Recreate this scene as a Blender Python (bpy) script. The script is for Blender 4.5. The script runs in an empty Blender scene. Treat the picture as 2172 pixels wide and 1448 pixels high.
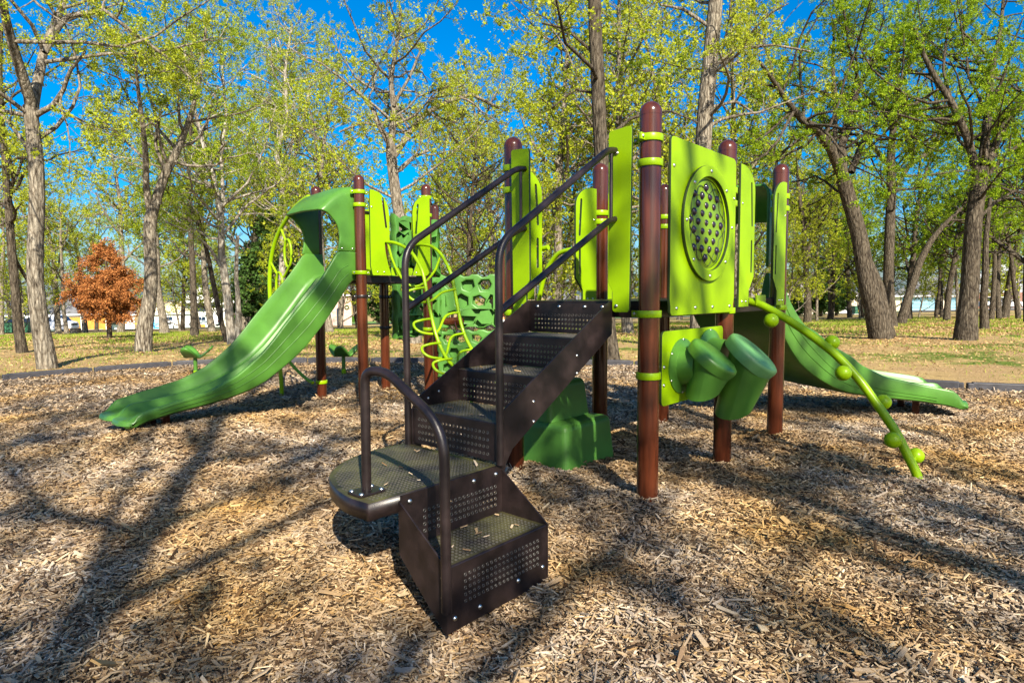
import bpy, bmesh, math, random
import numpy as np
from mathutils import Vector, Matrix

# ------------------------------------------------------------------ camera, sky, sun, exposure
SC = bpy.context.scene
COL = SC.collection
R = math.radians
F_PX, PITCH, ROLL, EYE = 1326.9, -0.0756, -0.0072, 1.278
_c, _s = math.cos(PITCH), math.sin(PITCH)
FWD = np.array([0, _c, _s]); UP0 = np.array([0, -_s, _c]); RT0 = np.array([1.0, 0, 0])
RT = math.cos(ROLL)*RT0 + math.sin(ROLL)*UP0
UP = -math.sin(ROLL)*RT0 + math.cos(ROLL)*UP0
cam_d = bpy.data.cameras.new("camera"); cam = bpy.data.objects.new("camera", cam_d); COL.objects.link(cam)
cam_d.sensor_fit = 'HORIZONTAL'; cam_d.sensor_width = 36; cam_d.lens = 36*F_PX/2172
cam_d.clip_start = 0.05; cam_d.clip_end = 3000
cam.matrix_world = Matrix(((RT[0], UP[0], -FWD[0], 0), (RT[1], UP[1], -FWD[1], 0), (RT[2], UP[2], -FWD[2], EYE), (0, 0, 0, 1)))
SC.camera = cam

SUN_EL = 35.0
SUN_H = np.array([0.27, -0.963])                       # horizontal direction towards the sun
SUN_H = SUN_H/np.linalg.norm(SUN_H)
to_sun = Vector((SUN_H[0]*math.cos(R(SUN_EL)), SUN_H[1]*math.cos(R(SUN_EL)), math.sin(R(SUN_EL))))
W = bpy.data.worlds.new("World"); SC.world = W; W.use_nodes = True
wn = W.node_tree.nodes; wl = W.node_tree.links
bg = wn["Background"]; sky = wn.new("ShaderNodeTexSky"); sky.sky_type = 'NISHITA'; sky.sun_disc = False
sky.sun_elevation = R(SUN_EL); sky.sun_rotation = math.atan2(SUN_H[0], SUN_H[1])
sky.altitude = 300; sky.air_density = 1.0; sky.dust_density = 2.4; sky.ozone_density = 5.0
hs = wn.new("ShaderNodeHueSaturation"); hs.inputs["Saturation"].default_value = 1.60
wl.new(sky.outputs[0], hs.inputs["Color"]); wl.new(hs.outputs[0], bg.inputs[0]); bg.inputs[1].default_value = 0.078
sun_d = bpy.data.lights.new("sun", 'SUN'); sun_o = bpy.data.objects.new("sun", sun_d); COL.objects.link(sun_o)
sun_d.energy = 5.0; sun_d.angle = R(0.6); sun_d.color = (1.0, 0.91, 0.76)
sun_o.rotation_euler = (-to_sun).to_track_quat('-Z', 'Y').to_euler()
SC.view_settings.view_transform = 'Standard'; SC.view_settings.look = 'None'
SC.view_settings.exposure = 1.45; SC.view_settings.gamma = 1.0
SC.render.engine = 'CYCLES'
SC.cycles.max_bounces = 6; SC.cycles.diffuse_bounces = 3; SC.cycles.glossy_bounces = 3
SC.cycles.transmission_bounces = 4; SC.cycles.transparent_max_bounces = 6
SC.cycles.use_denoising = True

rng = np.random.default_rng(7)
rnd = random.Random(11)

# ------------------------------------------------------------------ geometry of the place
def ray(px, py):
    return FWD + (px-1086)/F_PX*RT - (py-724)/F_PX*UP
def terrain(x, y):
    """lawn height: level round the playground, falling away towards the houses"""
    x = np.asarray(x, float); y = np.asarray(y, float)
    t = np.clip(y-11.0, 0, 125); tt = t*t/(t+9.0)
    u = np.clip(x/np.maximum(y, 6.0), -0.85, 0.85)
    s = 0.0375-0.0195*u
    return -s*tt + 0.025*np.sin(x*0.7+1.3)*np.sin(y*0.6)*np.clip((y-9)/4, 0, 1)
def gpx(px, py):
    """the point of the lawn that pixel (px, py) of the photograph looks at"""
    d = ray(px, py); lo, hi = 2.0, 260.0
    f = lambda q: EYE+d[2]*q/d[1]-terrain(d[0]*q/d[1], q)
    ys = np.linspace(lo, hi, 2600); v = f(ys)
    k = np.argmax(v < 0) if (v < 0).any() else len(ys)-1
    y = ys[k]
    return np.array([d[0]*y/d[1], y, float(terrain(d[0]*y/d[1], y))])
def at(px, py, Y):
    d = ray(px, py); return np.array([0, 0, EYE])+d*(Y/d[1])

BED_EDGE = [(-7.882, 9.556), (-7.285, 10.254), (-6.594, 11.062), (-5.667, 11.753), (-4.204, 11.901), (-3.0, 11.83), (-1.645, 11.652),
            (-0.4, 11.42), (0.794, 11.184), (2.58, 10.852), (3.6, 10.25), (4.327, 9.606), (5.1, 8.35), (6.43, 7.787), (7.9, 7.2)]
def bed_z(x, y):
    x = np.asarray(x, float); y = np.asarray(y, float)
    g = lambda cx, cy, sx, sy, h, a=0.0: h*np.exp(-(((x-cx)*math.cos(a)+(y-cy)*math.sin(a))/sx)**2-((-(x-cx)*math.sin(a)+(y-cy)*math.cos(a))/sy)**2)
    z = g(-2.75, 5.75, 1.1, .55, .12, .8)+g(-3.25, 5.25, .45, .4, .03)+g(2.6, 5.1, 1.1, .6, .05, .6)+g(-.25, 2.45, .75, .5, -.10, .8)
    z = z+g(1.5, 3.7, .7, .5, .035)+g(-1.3, 4.4, .8, .6, .03)+g(.6, 2.2, .5, .6, .03)
    for px_, py_ in ((.809, 3.692), (1.524, 4.484), (2.24, 5.275), (.017, 4.407), (.733, 5.199), (1.448, 5.991), (-1.661, 6.944), (-2.31, 7.53), (-1.02, 7.65), (-1.68, 8.24), (2.6, 3.93)):
        dd = np.hypot(x-px_, y-py_); z = z+.045*np.exp(-(dd/.16)**2)-.018*np.exp(-((dd-.42)/.16)**2)
    z = z+.012*np.sin(2.1*x+.4)*np.sin(1.7*y)+.008*np.sin(4.3*x+2)*np.sin(3.9*y+1)
    return z

# ------------------------------------------------------------------ materials
def mat(name, col, rough=0.5, metal=0.0, coat=0.0, noise=0.0, nscale=8.0, bump=0.0, bscale=60.0, spec=0.5, col2=None, stretch=None):
    m = bpy.data.materials.new(name); m.use_nodes = True
    nt = m.node_tree; b = nt.nodes["Principled BSDF"]
    b.inputs["Base Color"].default_value = (*col, 1); b.inputs["Roughness"].default_value = rough
    b.inputs["Metallic"].default_value = metal; b.inputs["Coat Weight"].default_value = coat
    b.inputs["Coat Roughness"].default_value = 0.08; b.inputs["Specular IOR Level"].default_value = spec
    tc = nt.nodes.new("ShaderNodeTexCoord"); vec = tc.outputs["Object"]
    if stretch:
        mp = nt.nodes.new("ShaderNodeMapping"); mp.inputs["Scale"].default_value = stretch
        nt.links.new(vec, mp.inputs["Vector"]); vec = mp.outputs["Vector"]
    if noise > 0 or col2:
        n = nt.nodes.new("ShaderNodeTexNoise"); n.inputs["Scale"].default_value = nscale; n.inputs["Detail"].default_value = 6
        nt.links.new(vec, n.inputs["Vector"])
        r = nt.nodes.new("ShaderNodeValToRGB"); r.color_ramp.elements[0].position = 0.35; r.color_ramp.elements[1].position = 0.68
        c2 = col2 or tuple(min(1, c*(1+noise)) for c in col); c1 = col if col2 else tuple(c*(1-noise) for c in col)
        r.color_ramp.elements[0].color = (*c1, 1); r.color_ramp.elements[1].color = (*c2, 1)
        nt.links.new(n.outputs["Fac"], r.inputs["Fac"]); nt.links.new(r.outputs["Color"], b.inputs["Base Color"])
    if bump > 0:
        n2 = nt.nodes.new("ShaderNodeTexNoise"); n2.inputs["Scale"].default_value = bscale; n2.inputs["Detail"].default_value = 5
        nt.links.new(vec, n2.inputs["Vector"])
        bp = nt.nodes.new("ShaderNodeBump"); bp.inputs["Strength"].default_value = bump; bp.inputs["Distance"].default_value = 0.02
        nt.links.new(n2.outputs["Fac"], bp.inputs["Height"]); nt.links.new(bp.outputs["Normal"], b.inputs["Normal"])
    return m

M = {}
M['post'] = mat('post_brown_enamel', (.060, .015, .006), .20, coat=.35, spec=.35, noise=.35, nscale=5, stretch=(6, 6, .6))
M['lime'] = mat('lime_enamel', (.19, .325, .001), .34, coat=.03, spec=.22, noise=.06, nscale=3)
M['lime_panel'] = mat('lime_plastic', (.185, .315, .001), .42, spec=.14, noise=.13, nscale=2.5, bump=.04, bscale=160)
M['panel_edge'] = mat('dark_panel_edge', (.02, .035, .008), .5)
M['green'] = mat('green_plastic', (.055, .155, .020), .36, spec=.36, noise=.16, nscale=4, bump=.035, bscale=120)
M['green_dark'] = mat('green_wall_plastic', (.060, .175, .028), .45, spec=.3, noise=.12, nscale=5, bump=.05, bscale=90)
M['drum_cap'] = mat('drum_cap_green', (.085, .22, .07), .45, noise=.08)
M['metal'] = mat('brown_coated_steel', (.0135, .0088, .0085), .36, spec=.42, noise=.45, nscale=14, bump=.05, bscale=220)
M['tread'] = mat('dusty_tread_steel', (.014, .0105, .009), .42, nscale=7, spec=.4, col2=(.085, .080, .028), bump=.08, bscale=200)
M['worn'] = mat('worn_hole_edge', (.055, .052, .045), .4, spec=.5)
M['bolt'] = mat('zinc_bolt', (.55, .55, .52), .3, metal=1.0)
M['black'] = mat('black_rubber', (.012, .012, .013), .45)
M['timber'] = mat('dark_plastic_timber', (.032, .031, .036), .6, noise=.3, nscale=12, bump=.1)
M['white'] = mat('white_paint', (.78, .78, .76), .35, noise=.03)
M['glass'] = mat('dark_glass', (.02, .03, .045), .06, spec=.8)
M['tyre'] = mat('tyre_rubber', (.02, .02, .02), .8)
M['rim'] = mat('wheel_alloy', (.5, .5, .52), .35, metal=.8)
M['dump'] = mat('dumpster_green', (.015, .09, .045), .5, noise=.2)
M['lens'] = mat('tinted_lens', (.12, .21, .003), .30, spec=.25)
M['bubble'] = mat('dark_lens_dome', (.018, .013, .022), .08, spec=.45)
M['sticker'] = mat('white_sticker', (.7, .7, .68), .5)
M['orange_ink'] = mat('orange_ink', (.75, .25, .03), .5)
M['ink'] = mat('grey_ink', (.08, .08, .09), .6)
M['yellow'] = mat('yellow_sticker', (.8, .6, .02), .5)
M['redlamp'] = mat('red_lamp', (.35, .02, .02), .2)

def bark(name, c1, c2, sc=1.0):
    m = bpy.data.materials.new(name); m.use_nodes = True; nt = m.node_tree; b = nt.nodes["Principled BSDF"]
    b.inputs["Roughness"].default_value = .9; b.inputs["Specular IOR Level"].default_value = .15
    tc = nt.nodes.new("ShaderNodeTexCoord"); mp = nt.nodes.new("ShaderNodeMapping"); mp.inputs["Scale"].default_value = (7*sc, 7*sc, 1.6*sc)
    nt.links.new(tc.outputs["Object"], mp.inputs["Vector"])
    n = nt.nodes.new("ShaderNodeTexNoise"); n.inputs["Scale"].default_value = 3.0; n.inputs["Detail"].default_value = 8; n.inputs["Roughness"].default_value = .7
    v = nt.nodes.new("ShaderNodeTexVoronoi"); v.feature = 'DISTANCE_TO_EDGE'; v.inputs["Scale"].default_value = 2.4
    nt.links.new(mp.outputs[0], n.inputs["Vector"]); nt.links.new(mp.outputs[0], v.inputs["Vector"])
    r = nt.nodes.new("ShaderNodeValToRGB"); r.color_ramp.elements[0].position = .36; r.color_ramp.elements[1].position = .66
    r.color_ramp.elements[0].color = (*c1, 1); r.color_ramp.elements[1].color = (*c2, 1)
    nt.links.new(n.outputs["Fac"], r.inputs["Fac"])
    mx = nt.nodes.new("ShaderNodeMix"); mx.data_type = 'RGBA'; mx.blend_type = 'MULTIPLY'; mx.inputs["Factor"].default_value = .75
    r2 = nt.nodes.new("ShaderNodeValToRGB"); r2.color_ramp.elements[1].position = .16; r2.color_ramp.elements[0].color = (.35, .3, .26, 1)
    nt.links.new(v.outputs["Distance"], r2.inputs["Fac"])
    nt.links.new(r.outputs["Color"], mx.inputs["A"]); nt.links.new(r2.outputs["Color"], mx.inputs["B"])
    nt.links.new(mx.outputs["Result"], b.inputs["Base Color"])
    bp = nt.nodes.new("ShaderNodeBump"); bp.inputs["Strength"].default_value = .9; bp.inputs["Distance"].default_value = .04
    ad = nt.nodes.new("ShaderNodeMath"); ad.operation = 'ADD'
    nt.links.new(n.outputs["Fac"], ad.inputs[0]); nt.links.new(v.outputs["Distance"], ad.inputs[1])
    nt.links.new(ad.outputs[0], bp.inputs["Height"]); nt.links.new(bp.outputs["Normal"], b.inputs["Normal"])
    return m
M['bark'] = bark('oak_bark', (.045, .036, .025), (.34, .30, .23))
M['bark_dark'] = bark('dark_oak_bark', (.016, .012, .008), (.135, .112, .08))
M['bark_pale'] = bark('pale_smooth_bark', (.16, .14, .11), (.42, .39, .33), .7)

def leafmat(name, cols, trans=.5):
    m = bpy.data.materials.new(name); m.use_nodes = True; nt = m.node_tree
    for n in list(nt.nodes):
        if n.type != 'OUTPUT_MATERIAL': nt.nodes.remove(n)
    out = [n for n in nt.nodes if n.type == 'OUTPUT_MATERIAL'][0]
    ge = nt.nodes.new("ShaderNodeNewGeometry"); r = nt.nodes.new("ShaderNodeValToRGB")
    nt.links.new(ge.outputs["Random Per Island"], r.inputs["Fac"])
    els = r.color_ramp.elements
    for i, c in enumerate(cols):
        p = i/(len(cols)-1)
        e_ = els[0] if i == 0 else (els[-1] if i == len(cols)-1 else els.new(p))
        e_.color = (*c, 1)
    d = nt.nodes.new("ShaderNodeBsdfPrincipled"); d.inputs["Roughness"].default_value = .7; d.inputs["Specular IOR Level"].default_value = .08
    t = nt.nodes.new("ShaderNodeBsdfTranslucent"); mx = nt.nodes.new("ShaderNodeMixShader"); mx.inputs[0].default_value = trans
    nt.links.new(r.outputs["Color"], d.inputs["Base Color"]); nt.links.new(r.outputs["Color"], t.inputs["Color"])
    nt.links.new(d.outputs[0], mx.inputs[1]); nt.links.new(t.outputs[0], mx.inputs[2]); nt.links.new(mx.outputs[0], out.inputs["Surface"])
    return m
M['leaf_spring'] = leafmat('spring_leaf', [(.17, .24, .014), (.30, .36, .018), (.42, .46, .02), (.52, .54, .07), (.24, .31, .012)])
M['leaf_bright'] = leafmat('bright_spring_leaf', [(.12, .21, .014), (.22, .33, .02), (.34, .42, .02), (.44, .47, .05), (.17, .26, .012)])
M['leaf_green'] = leafmat('green_oak_leaf', [(.08, .165, .008), (.16, .28, .010), (.26, .39, .014), (.38, .46, .025), (.12, .22, .010)])
M['leaf_rust'] = leafmat('rust_needle', [(.17, .058, .020), (.32, .12, .034), (.44, .19, .06), (.24, .085, .026)], .25)
M['leaf_cedar'] = leafmat('cedar_needle', [(.02, .045, .012), (.04, .085, .018), (.07, .13, .025), (.03, .06, .012)], .15)
M['leaf_bush'] = leafmat('shrub_leaf', [(.04, .11, .012), (.08, .19, .02), (.13, .25, .03)], .3)
M['leaf_bud'] = leafmat('bud_twig_leaf', [(.20, .13, .08), (.30, .20, .12), (.26, .20, .08), (.33, .28, .12)], .3)

# ------------------------------------------------------------------ mesh builder
class MB:
    def __init__(self): self.v = []; self.f = []; self.m = []; self.sm = []; self.n = 0
    def add(self, verts, faces, mi=0, smooth=False):
        verts = np.asarray(verts, float)
        self.v.append(verts)
        for f in faces:
            self.f.append(tuple(int(i)+self.n for i in f)); self.m.append(mi); self.sm.append(smooth)
        self.n += len(verts); return self
    def box(self, c, half, ax=None, mi=0):
        c = np.asarray(c, float); ax = np.eye(3) if ax is None else np.asarray(ax, float)
        vs = [c+sx*half[0]*ax[0]+sy*half[1]*ax[1]+sz*half[2]*ax[2] for sx in (-1, 1) for sy in (-1, 1) for sz in (-1, 1)]
        return self.add(vs, [(0, 1, 3, 2), (4, 6, 7, 5), (0, 4, 5, 1), (2, 3, 7, 6), (0, 2, 6, 4), (1, 5, 7, 3)], mi)
    def tube(self, pts, r, k=12, mi=0, caps=True, smooth=True, close=False):
        pts = np.asarray(pts, float); n = len(pts); r = np.full(n, r) if np.isscalar(r) else np.asarray(r, float)
        if close: tan = np.roll(pts, -1, 0)-np.roll(pts, 1, 0)
        else: tan = np.gradient(pts, axis=0)
        tan /= np.linalg.norm(tan, axis=1)[:, None]+1e-9
        ref = np.array([0, 0, 1.0]) if abs(tan[0][2]) < .9 else np.array([1.0, 0, 0])
        vs = []; nrm = np.cross(tan[0], ref); nrm /= np.linalg.norm(nrm)
        for i in range(n):
            nrm = nrm-tan[i]*(nrm@tan[i]); nrm /= np.linalg.norm(nrm)+1e-9
            b = np.cross(tan[i], nrm)
            for j in range(k):
                a = 2*math.pi*j/k; vs.append(pts[i]+r[i]*(math.cos(a)*nrm+math.sin(a)*b))
        fs = []
        for i in range(n if close else n-1):
            i2 = (i+1) % n
            for j in range(k):
                fs.append((i*k+j, i*k+(j+1) % k, i2*k+(j+1) % k, i2*k+j))
        if caps and not close: fs += [tuple(range(k))[::-1], tuple((n-1)*k+j for j in range(k))]
        return self.add(vs, fs, mi, smooth)
    def lathe(self, base, axis, prof, k=24, mi=0, smooth=True):
        """prof: (distance along axis, radius)"""
        axis = np.asarray(axis, float); axis /= np.linalg.norm(axis); base = np.asarray(base, float)
        a = np.cross(axis, [0, 0, 1.0] if abs(axis[2]) < .9 else [1.0, 0, 0]); a /= np.linalg.norm(a); b = np.cross(axis, a)
        vs = [base+axis*t+r*(math.cos(2*math.pi*j/k)*a+math.sin(2*math.pi*j/k)*b) for t, r in prof for j in range(k)]
        fs = [(i*k+j, i*k+(j+1) % k, (i+1)*k+(j+1) % k, (i+1)*k+j) for i in range(len(prof)-1) for j in range(k)]
        fs += [tuple(range(k))[::-1], tuple((len(prof)-1)*k+j for j in range(k))]
        return self.add(vs, fs, mi, smooth)
    def sphere(self, c, r, k=20, mi=0, half=False):
        n = 12
        prof = [(-r*math.cos(math.pi*i/n), max(1e-4, r*math.sin(math.pi*i/n))) for i in range(n+1)]
        return self.lathe(c, (0, 0, 1), prof, k, mi)
    def grid(self, P, mi=0, smooth=True):
        P = np.asarray(P, float); a, b = P.shape[:2]
        return self.add(P.reshape(-1, 3), [(i*b+j, i*b+j+1, (i+1)*b+j+1, (i+1)*b+j) for i in range(a-1) for j in range(b-1)], mi, smooth)
    def build(self, name, mats, parent=None, bevel=0, solid=0, sharp=40, origin=None):
        me = bpy.data.meshes.new(name)
        V = np.concatenate(self.v)
        if origin is not None: V = V-np.asarray(origin)
        me.from_pydata(V.tolist(), [], self.f)
        mats = mats if isinstance(mats, (list, tuple)) else [mats]
        for m in mats: me.materials.append(m)
        me.polygons.foreach_set("material_index", self.m); me.polygons.foreach_set("use_smooth", self.sm); me.update()
        return link(name, me, parent, bevel, solid, sharp, origin)
def link(name, me, parent=None, bevel=0, solid=0, sharp=40, origin=None):
    o = bpy.data.objects.new(name, me); COL.objects.link(o)
    if me.users <= 1 and any(p.use_smooth for p in me.polygons):
        try: me.set_sharp_from_angle(angle=R(sharp))
        except Exception: pass
    if solid:
        s = o.modifiers.new("solid", 'SOLIDIFY'); s.thickness = solid; s.offset = 0
    if bevel:
        b = o.modifiers.new("bevel", 'BEVEL'); b.width = bevel; b.segments = 2 if bevel < .03 else 5; b.limit_method = 'ANGLE'; b.angle_limit = R(35)
    if origin is not None: o.location = origin
    if parent is not None:
        if parent.parent is not None and parent.parent.parent is not None: parent = parent.parent
        o.parent = parent
        base = OFFS.get(parent.name)
        if base is not None: o.location = tuple(np.asarray(o.location)-base)
    return o
OFFS = {}
def thing(name, loc, label, cat, group=None):
    o = bpy.data.objects.new(name, None); COL.objects.link(o); o.location = tuple(loc); o.empty_display_size = .2
    OFFS[o.name] = np.asarray(loc, float)
    return tag(o, label, cat, group)
def tag(o, label, cat, group=None, kind=None):
    o["label"] = label; o["category"] = cat
    if group: o["group"] = group
    if kind: o["kind"] = kind
    return o
def struct(o): o["kind"] = "structure"; return o

def round_poly(pts, r, n=5):
    pts = [np.asarray(p, float) for p in pts]; out = []; N = len(pts)
    rs = r if isinstance(r, (list, tuple)) else [r]*N
    for i in range(N):
        p, a, b = pts[i], pts[i-1], pts[(i+1) % N]; rr = rs[i]
        va, vb = a-p, b-p; la, lb = np.linalg.norm(va), np.linalg.norm(vb); q = min(rr, la*.45, lb*.45)
        if q < 1e-4: out.append(p); continue
        s, e_ = p+va/la*q, p+vb/lb*q
        for k in range(n+1):
            t = k/n; out.append((1-t)**2*s+2*t*(1-t)*p+t*t*e_)
    return out
def slot(x, z0, z1, w, lean=0.0):
    pts = []; h = w/2
    for k in range(9): a = math.pi*k/8; pts.append((x+lean+h*math.cos(a), z1-h+h*math.sin(a)))
    for k in range(9): a = math.pi+math.pi*k/8; pts.append((x+h*math.cos(a), z0+h+h*math.sin(a)))
    return pts
def plate(name, mats, outline, holes, origin, ux, un, thick, parent, bev=.003, uy=(0, 0, 1)):
    """a flat plate of real thickness: outline and holes in (u, v); ux, uy span it, un is its normal; edges take the second material"""
    cu = bpy.data.curves.new("tmp", 'CURVE'); cu.dimensions = '2D'; cu.fill_mode = 'BOTH'
    cu.extrude = thick/2-bev; cu.bevel_depth = bev; cu.bevel_resolution = 1
    for poly in [outline]+list(holes):
        sp = cu.splines.new('POLY'); sp.points.add(len(poly)-1); sp.use_cyclic_u = True
        for q, p in zip(sp.points, poly): q.co = (p[0], p[1], 0, 1)
    co = bpy.data.objects.new("tmp", cu); COL.objects.link(co)
    me = bpy.data.meshes.new_from_object(co.evaluated_get(bpy.context.evaluated_depsgraph_get()))
    bpy.data.objects.remove(co); bpy.data.curves.remove(cu)
    ux, uy, un, og = (np.asarray(q, float) for q in (ux, uy, un, origin))
    edge = [1 if abs(p.normal.z) < .5 else 0 for p in me.polygons]
    n = len(me.vertices); co3 = np.empty(n*3); me.vertices.foreach_get("co", co3); co3 = co3.reshape(-1, 3)
    V = og+co3[:, :1]*ux+co3[:, 1:2]*uy+co3[:, 2:3]*un
    me.vertices.foreach_set("co", V.ravel())
    me.materials.clear()
    mats = mats if isinstance(mats, (list, tuple)) else [mats]
    for m in mats: me.materials.append(m)
    if len(mats) > 1:
        me.polygons.foreach_set("material_index", edge)
    else: me.polygons.foreach_set("material_index", [0]*len(me.polygons))
    if np.linalg.det(np.array([ux, uy, un])) < 0: me.flip_normals()
    me.name = name; me.update()
    return link(name, me, parent)
BOLT = {}
def bolts(name, pts, nrm, r, parent):
    """dome-headed bolts, each an object of its own"""
    nrm = np.asarray(nrm, float); key = (round(r, 4), tuple(np.round(nrm, 3)))
    for p in pts:
        if key not in BOLT:
            mb = MB(); mb.lathe(-nrm*.002, nrm, [(0, r), (r*.35, r*.95), (r*.7, r*.65), (r*.82, r*.15)], 10)
            o = mb.build(name, M['bolt'], parent); BOLT[key] = o.data
        else: o = link(name, BOLT[key], parent)
        o.location = tuple(np.asarray(o.location)+np.asarray(p))
    return o
def spline(P, n=6):
    P = np.asarray(P, float); out = []
    for i in range(len(P)-1):
        p0, p1, p2, p3 = P[max(i-1, 0)], P[i], P[i+1], P[min(i+2, len(P)-1)]
        for k in range(n):
            t = k/n; out.append(.5*((2*p1)+(-p0+p2)*t+(2*p0-5*p1+4*p2-p3)*t*t+(-p0+3*p1-3*p2+p3)*t**3))
    out.append(P[-1]); return np.array(out)
def bent(P, r, n=6):
    """a polyline with its inner corners rounded to radius r"""
    P = [np.asarray(p, float) for p in P]; out = [P[0]]
    for i in range(1, len(P)-1):
        a, p, b = P[i-1], P[i], P[i+1]; la, lb = np.linalg.norm(a-p), np.linalg.norm(b-p); q = min(r, la*.48, lb*.48)
        s, e_ = p+(a-p)/la*q, p+(b-p)/lb*q
        for k in range(n+1): t = k/n; out.append((1-t)**2*s+2*t*(1-t)*p+t*t*e_)
    out.append(P[-1]); return np.array(out)
# ------------------------------------------------------------------ the play structures
A_GRID = 0.836
D = np.array([math.cos(A_GRID), math.sin(A_GRID), 0]); E = np.array([-math.sin(A_GRID), math.cos(A_GRID), 0]); Z = np.array([0, 0, 1.0])
P1 = np.array([.809, 3.692, 0]); S = 1.067
def Q(d, e, z, o=P1): return o+d*D+e*E+z*Z
def onpl(px, py, o, n):
    r = ray(px, py); o = np.asarray(o, float); t = ((o-np.array([0, 0, EYE]))@n)/(r@n); return np.array([0, 0, EYE])+t*r
PR = .0635
def post(parent, xy, top, r=PR, base=-.35, name='post'):
    mb = MB(); prof = [(base, r), (top-r*1.25, r), (top-r*1.25, r*1.02), (top-r*1.0, r*1.02)]
    prof += [(top-r*1.0+r*math.sin(a)*1.0, max(.001, r*1.02*math.cos(a))) for a in np.linspace(.12, math.pi/2, 9)]
    mb.lathe((xy[0], xy[1], 0), (0, 0, 1), prof, 28)
    return mb.build(name, M['post'], parent, sharp=50)
def clamp(pst, xy, z, dirs, r=PR, m='lime', h=.021):
    mb = MB(); c = np.array([xy[0], xy[1], z]); a = r+.010
    mb.lathe(c-Z*h, Z, [(0, r+.001), (0, a-.002), (.003, a), (2*h-.003, a), (2*h, a-.002), (2*h, r+.001)], 28)
    pts = []
    for v in dirs:
        v = np.asarray(v, float); v = v/np.linalg.norm(v); n = np.cross(Z, v)
        mb.box(c+v*(a+.017), (.024, .007, h*.92), (v, n, Z))
        pts += [(c+v*(a+.022)+n*.0068, n), (c+v*(a+.022)-n*.0068, -n)]
    o = mb.build('clamp', M[m], pst, bevel=.002)
    b = MB()
    for p, n in pts: b.lathe(p-n*.001, n, [(0, .011), (.004, .0105), (.008, .007), (.009, .001)], 10, mi=1)
    if pts:
        V = np.concatenate(b.v)
        bm = bmesh.new(); bm.from_mesh(o.data); 
        vs = [bm.verts.new(p) for p in V]
        for f in b.f:
            fc = bm.faces.new([vs[i] for i in f]); fc.material_index = 1; fc.smooth = True
        bm.to_mesh(o.data); bm.free(); o.data.materials.append(M['bolt'])
    return o

tower = thing('play_structure', (1.1, 4.9, 0), 'play structure with steps, round bubble window panel, drums and bent vine climber', 'playground structure')
GR = {'P1': Q(0, 0, 0), 'P2': Q(S, 0, 0), 'P3': Q(2*S, 0, 0), 'P4': Q(0, S, 0), 'P5': Q(S, S, 0), 'P6': Q(2*S, S, 0)}
DK = 1.235
tops = {'P1': 2.375, 'P2': 2.345, 'P3': 2.335, 'P4': 2.355, 'P5': 2.335, 'P6': 2.30}
cl = {'P1': [(2.165, [E, -D]), (2.025, [D]), (1.155, [D, E]), (.79, [D])], 'P2': [(1.99, [D]), (1.90, [D]), (1.15, [D, -D])],
      'P3': [(2.065, [-D, D]), (1.965, [-D, D]), (1.15, [D, -D])], 'P4': [(2.14, [-E, D]), (1.99, [-E]), (1.15, [D, -E])],
      'P5': [(1.93, [-D]), (1.86, [-D, E]), (1.15, [D, -D])], 'P6': [(1.99, [-E]), (1.90, [-E]), (1.15, [-E])]}
for k, p in GR.items():
    po = post(tower, p, tops[k])
    for z, dd in cl[k]: clamp(po, p, z, dd)
for j in (0, 1):
    mb = MB(); c = Q(S*(j+.5), S*.5, DK-.025); mb.box(c, (S/2-.004, S/2-.06, .022), (D, E, Z))
    for s in (-1, 1):
        mb.box(c+E*s*(S/2-.025)-Z*.03, (S/2-.07, .02, .05), (D, E, Z))
        mb.box(c+D*s*(S/2-.027)-Z*.03, (.02, S/2-.07, .05), (D, E, Z))
    mb.build('deck', M['metal'], tower, bevel=.004)

def holes_grid(u0, u1, v0, v1, pitch, r, inside=None, k=8):
    out = []; nu = max(1, int((u1-u0)/pitch)); nv = max(1, int((v1-v0)/pitch))
    for i in range(nu+1):
        for j in range(nv+1):
            u = u0+(u1-u0)*i/nu; v = v0+(v1-v0)*j/nv
            if inside and not inside(u, v): continue
            out.append([(u+r*math.cos(2*math.pi*q/k), v+r*math.sin(2*math.pi*q/k)) for q in range(k)])
    return out
def hole_rims(holes, origin, ux, un, off, parent, uy=(0, 0, 1)):
    mb = MB(); o, a, b, n = (np.asarray(q, float) for q in (origin, ux, uy, un))
    for h in holes:
        c = np.mean(h, 0); r = math.hypot(h[0][0]-c[0], h[0][1]-c[1]); k = 8; V = []
        for rr_, dz in ((r*1.02, 0), (r*1.28, .0012), (r*1.5, 0)):
            V += [o+(c[0]+rr_*math.cos(2*math.pi*q/k))*a+(c[1]+rr_*math.sin(2*math.pi*q/k))*b+n*(off+dz) for q in range(k)]
        mb.add(V, [(i*k+q, i*k+(q+1) % k, (i+1)*k+(q+1) % k, (i+1)*k+q) for i in (0, 1) for q in range(k)], 0, True)
    return mb.build('hole_rim', M['worn'], parent)
def perf(name, m, outline, holes, origin, ux, un, th, parent, uy=(0, 0, 1)):
    o = plate(name, m, outline, holes, origin, ux, un, th, parent, .001, uy=uy); hole_rims(holes, origin, ux, un, th/2+.0003, parent, uy); return o
def rect(u0, u1, v0, v1): return [(u0, v0), (u1, v0), (u1, v1), (u0, v1)]

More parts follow.
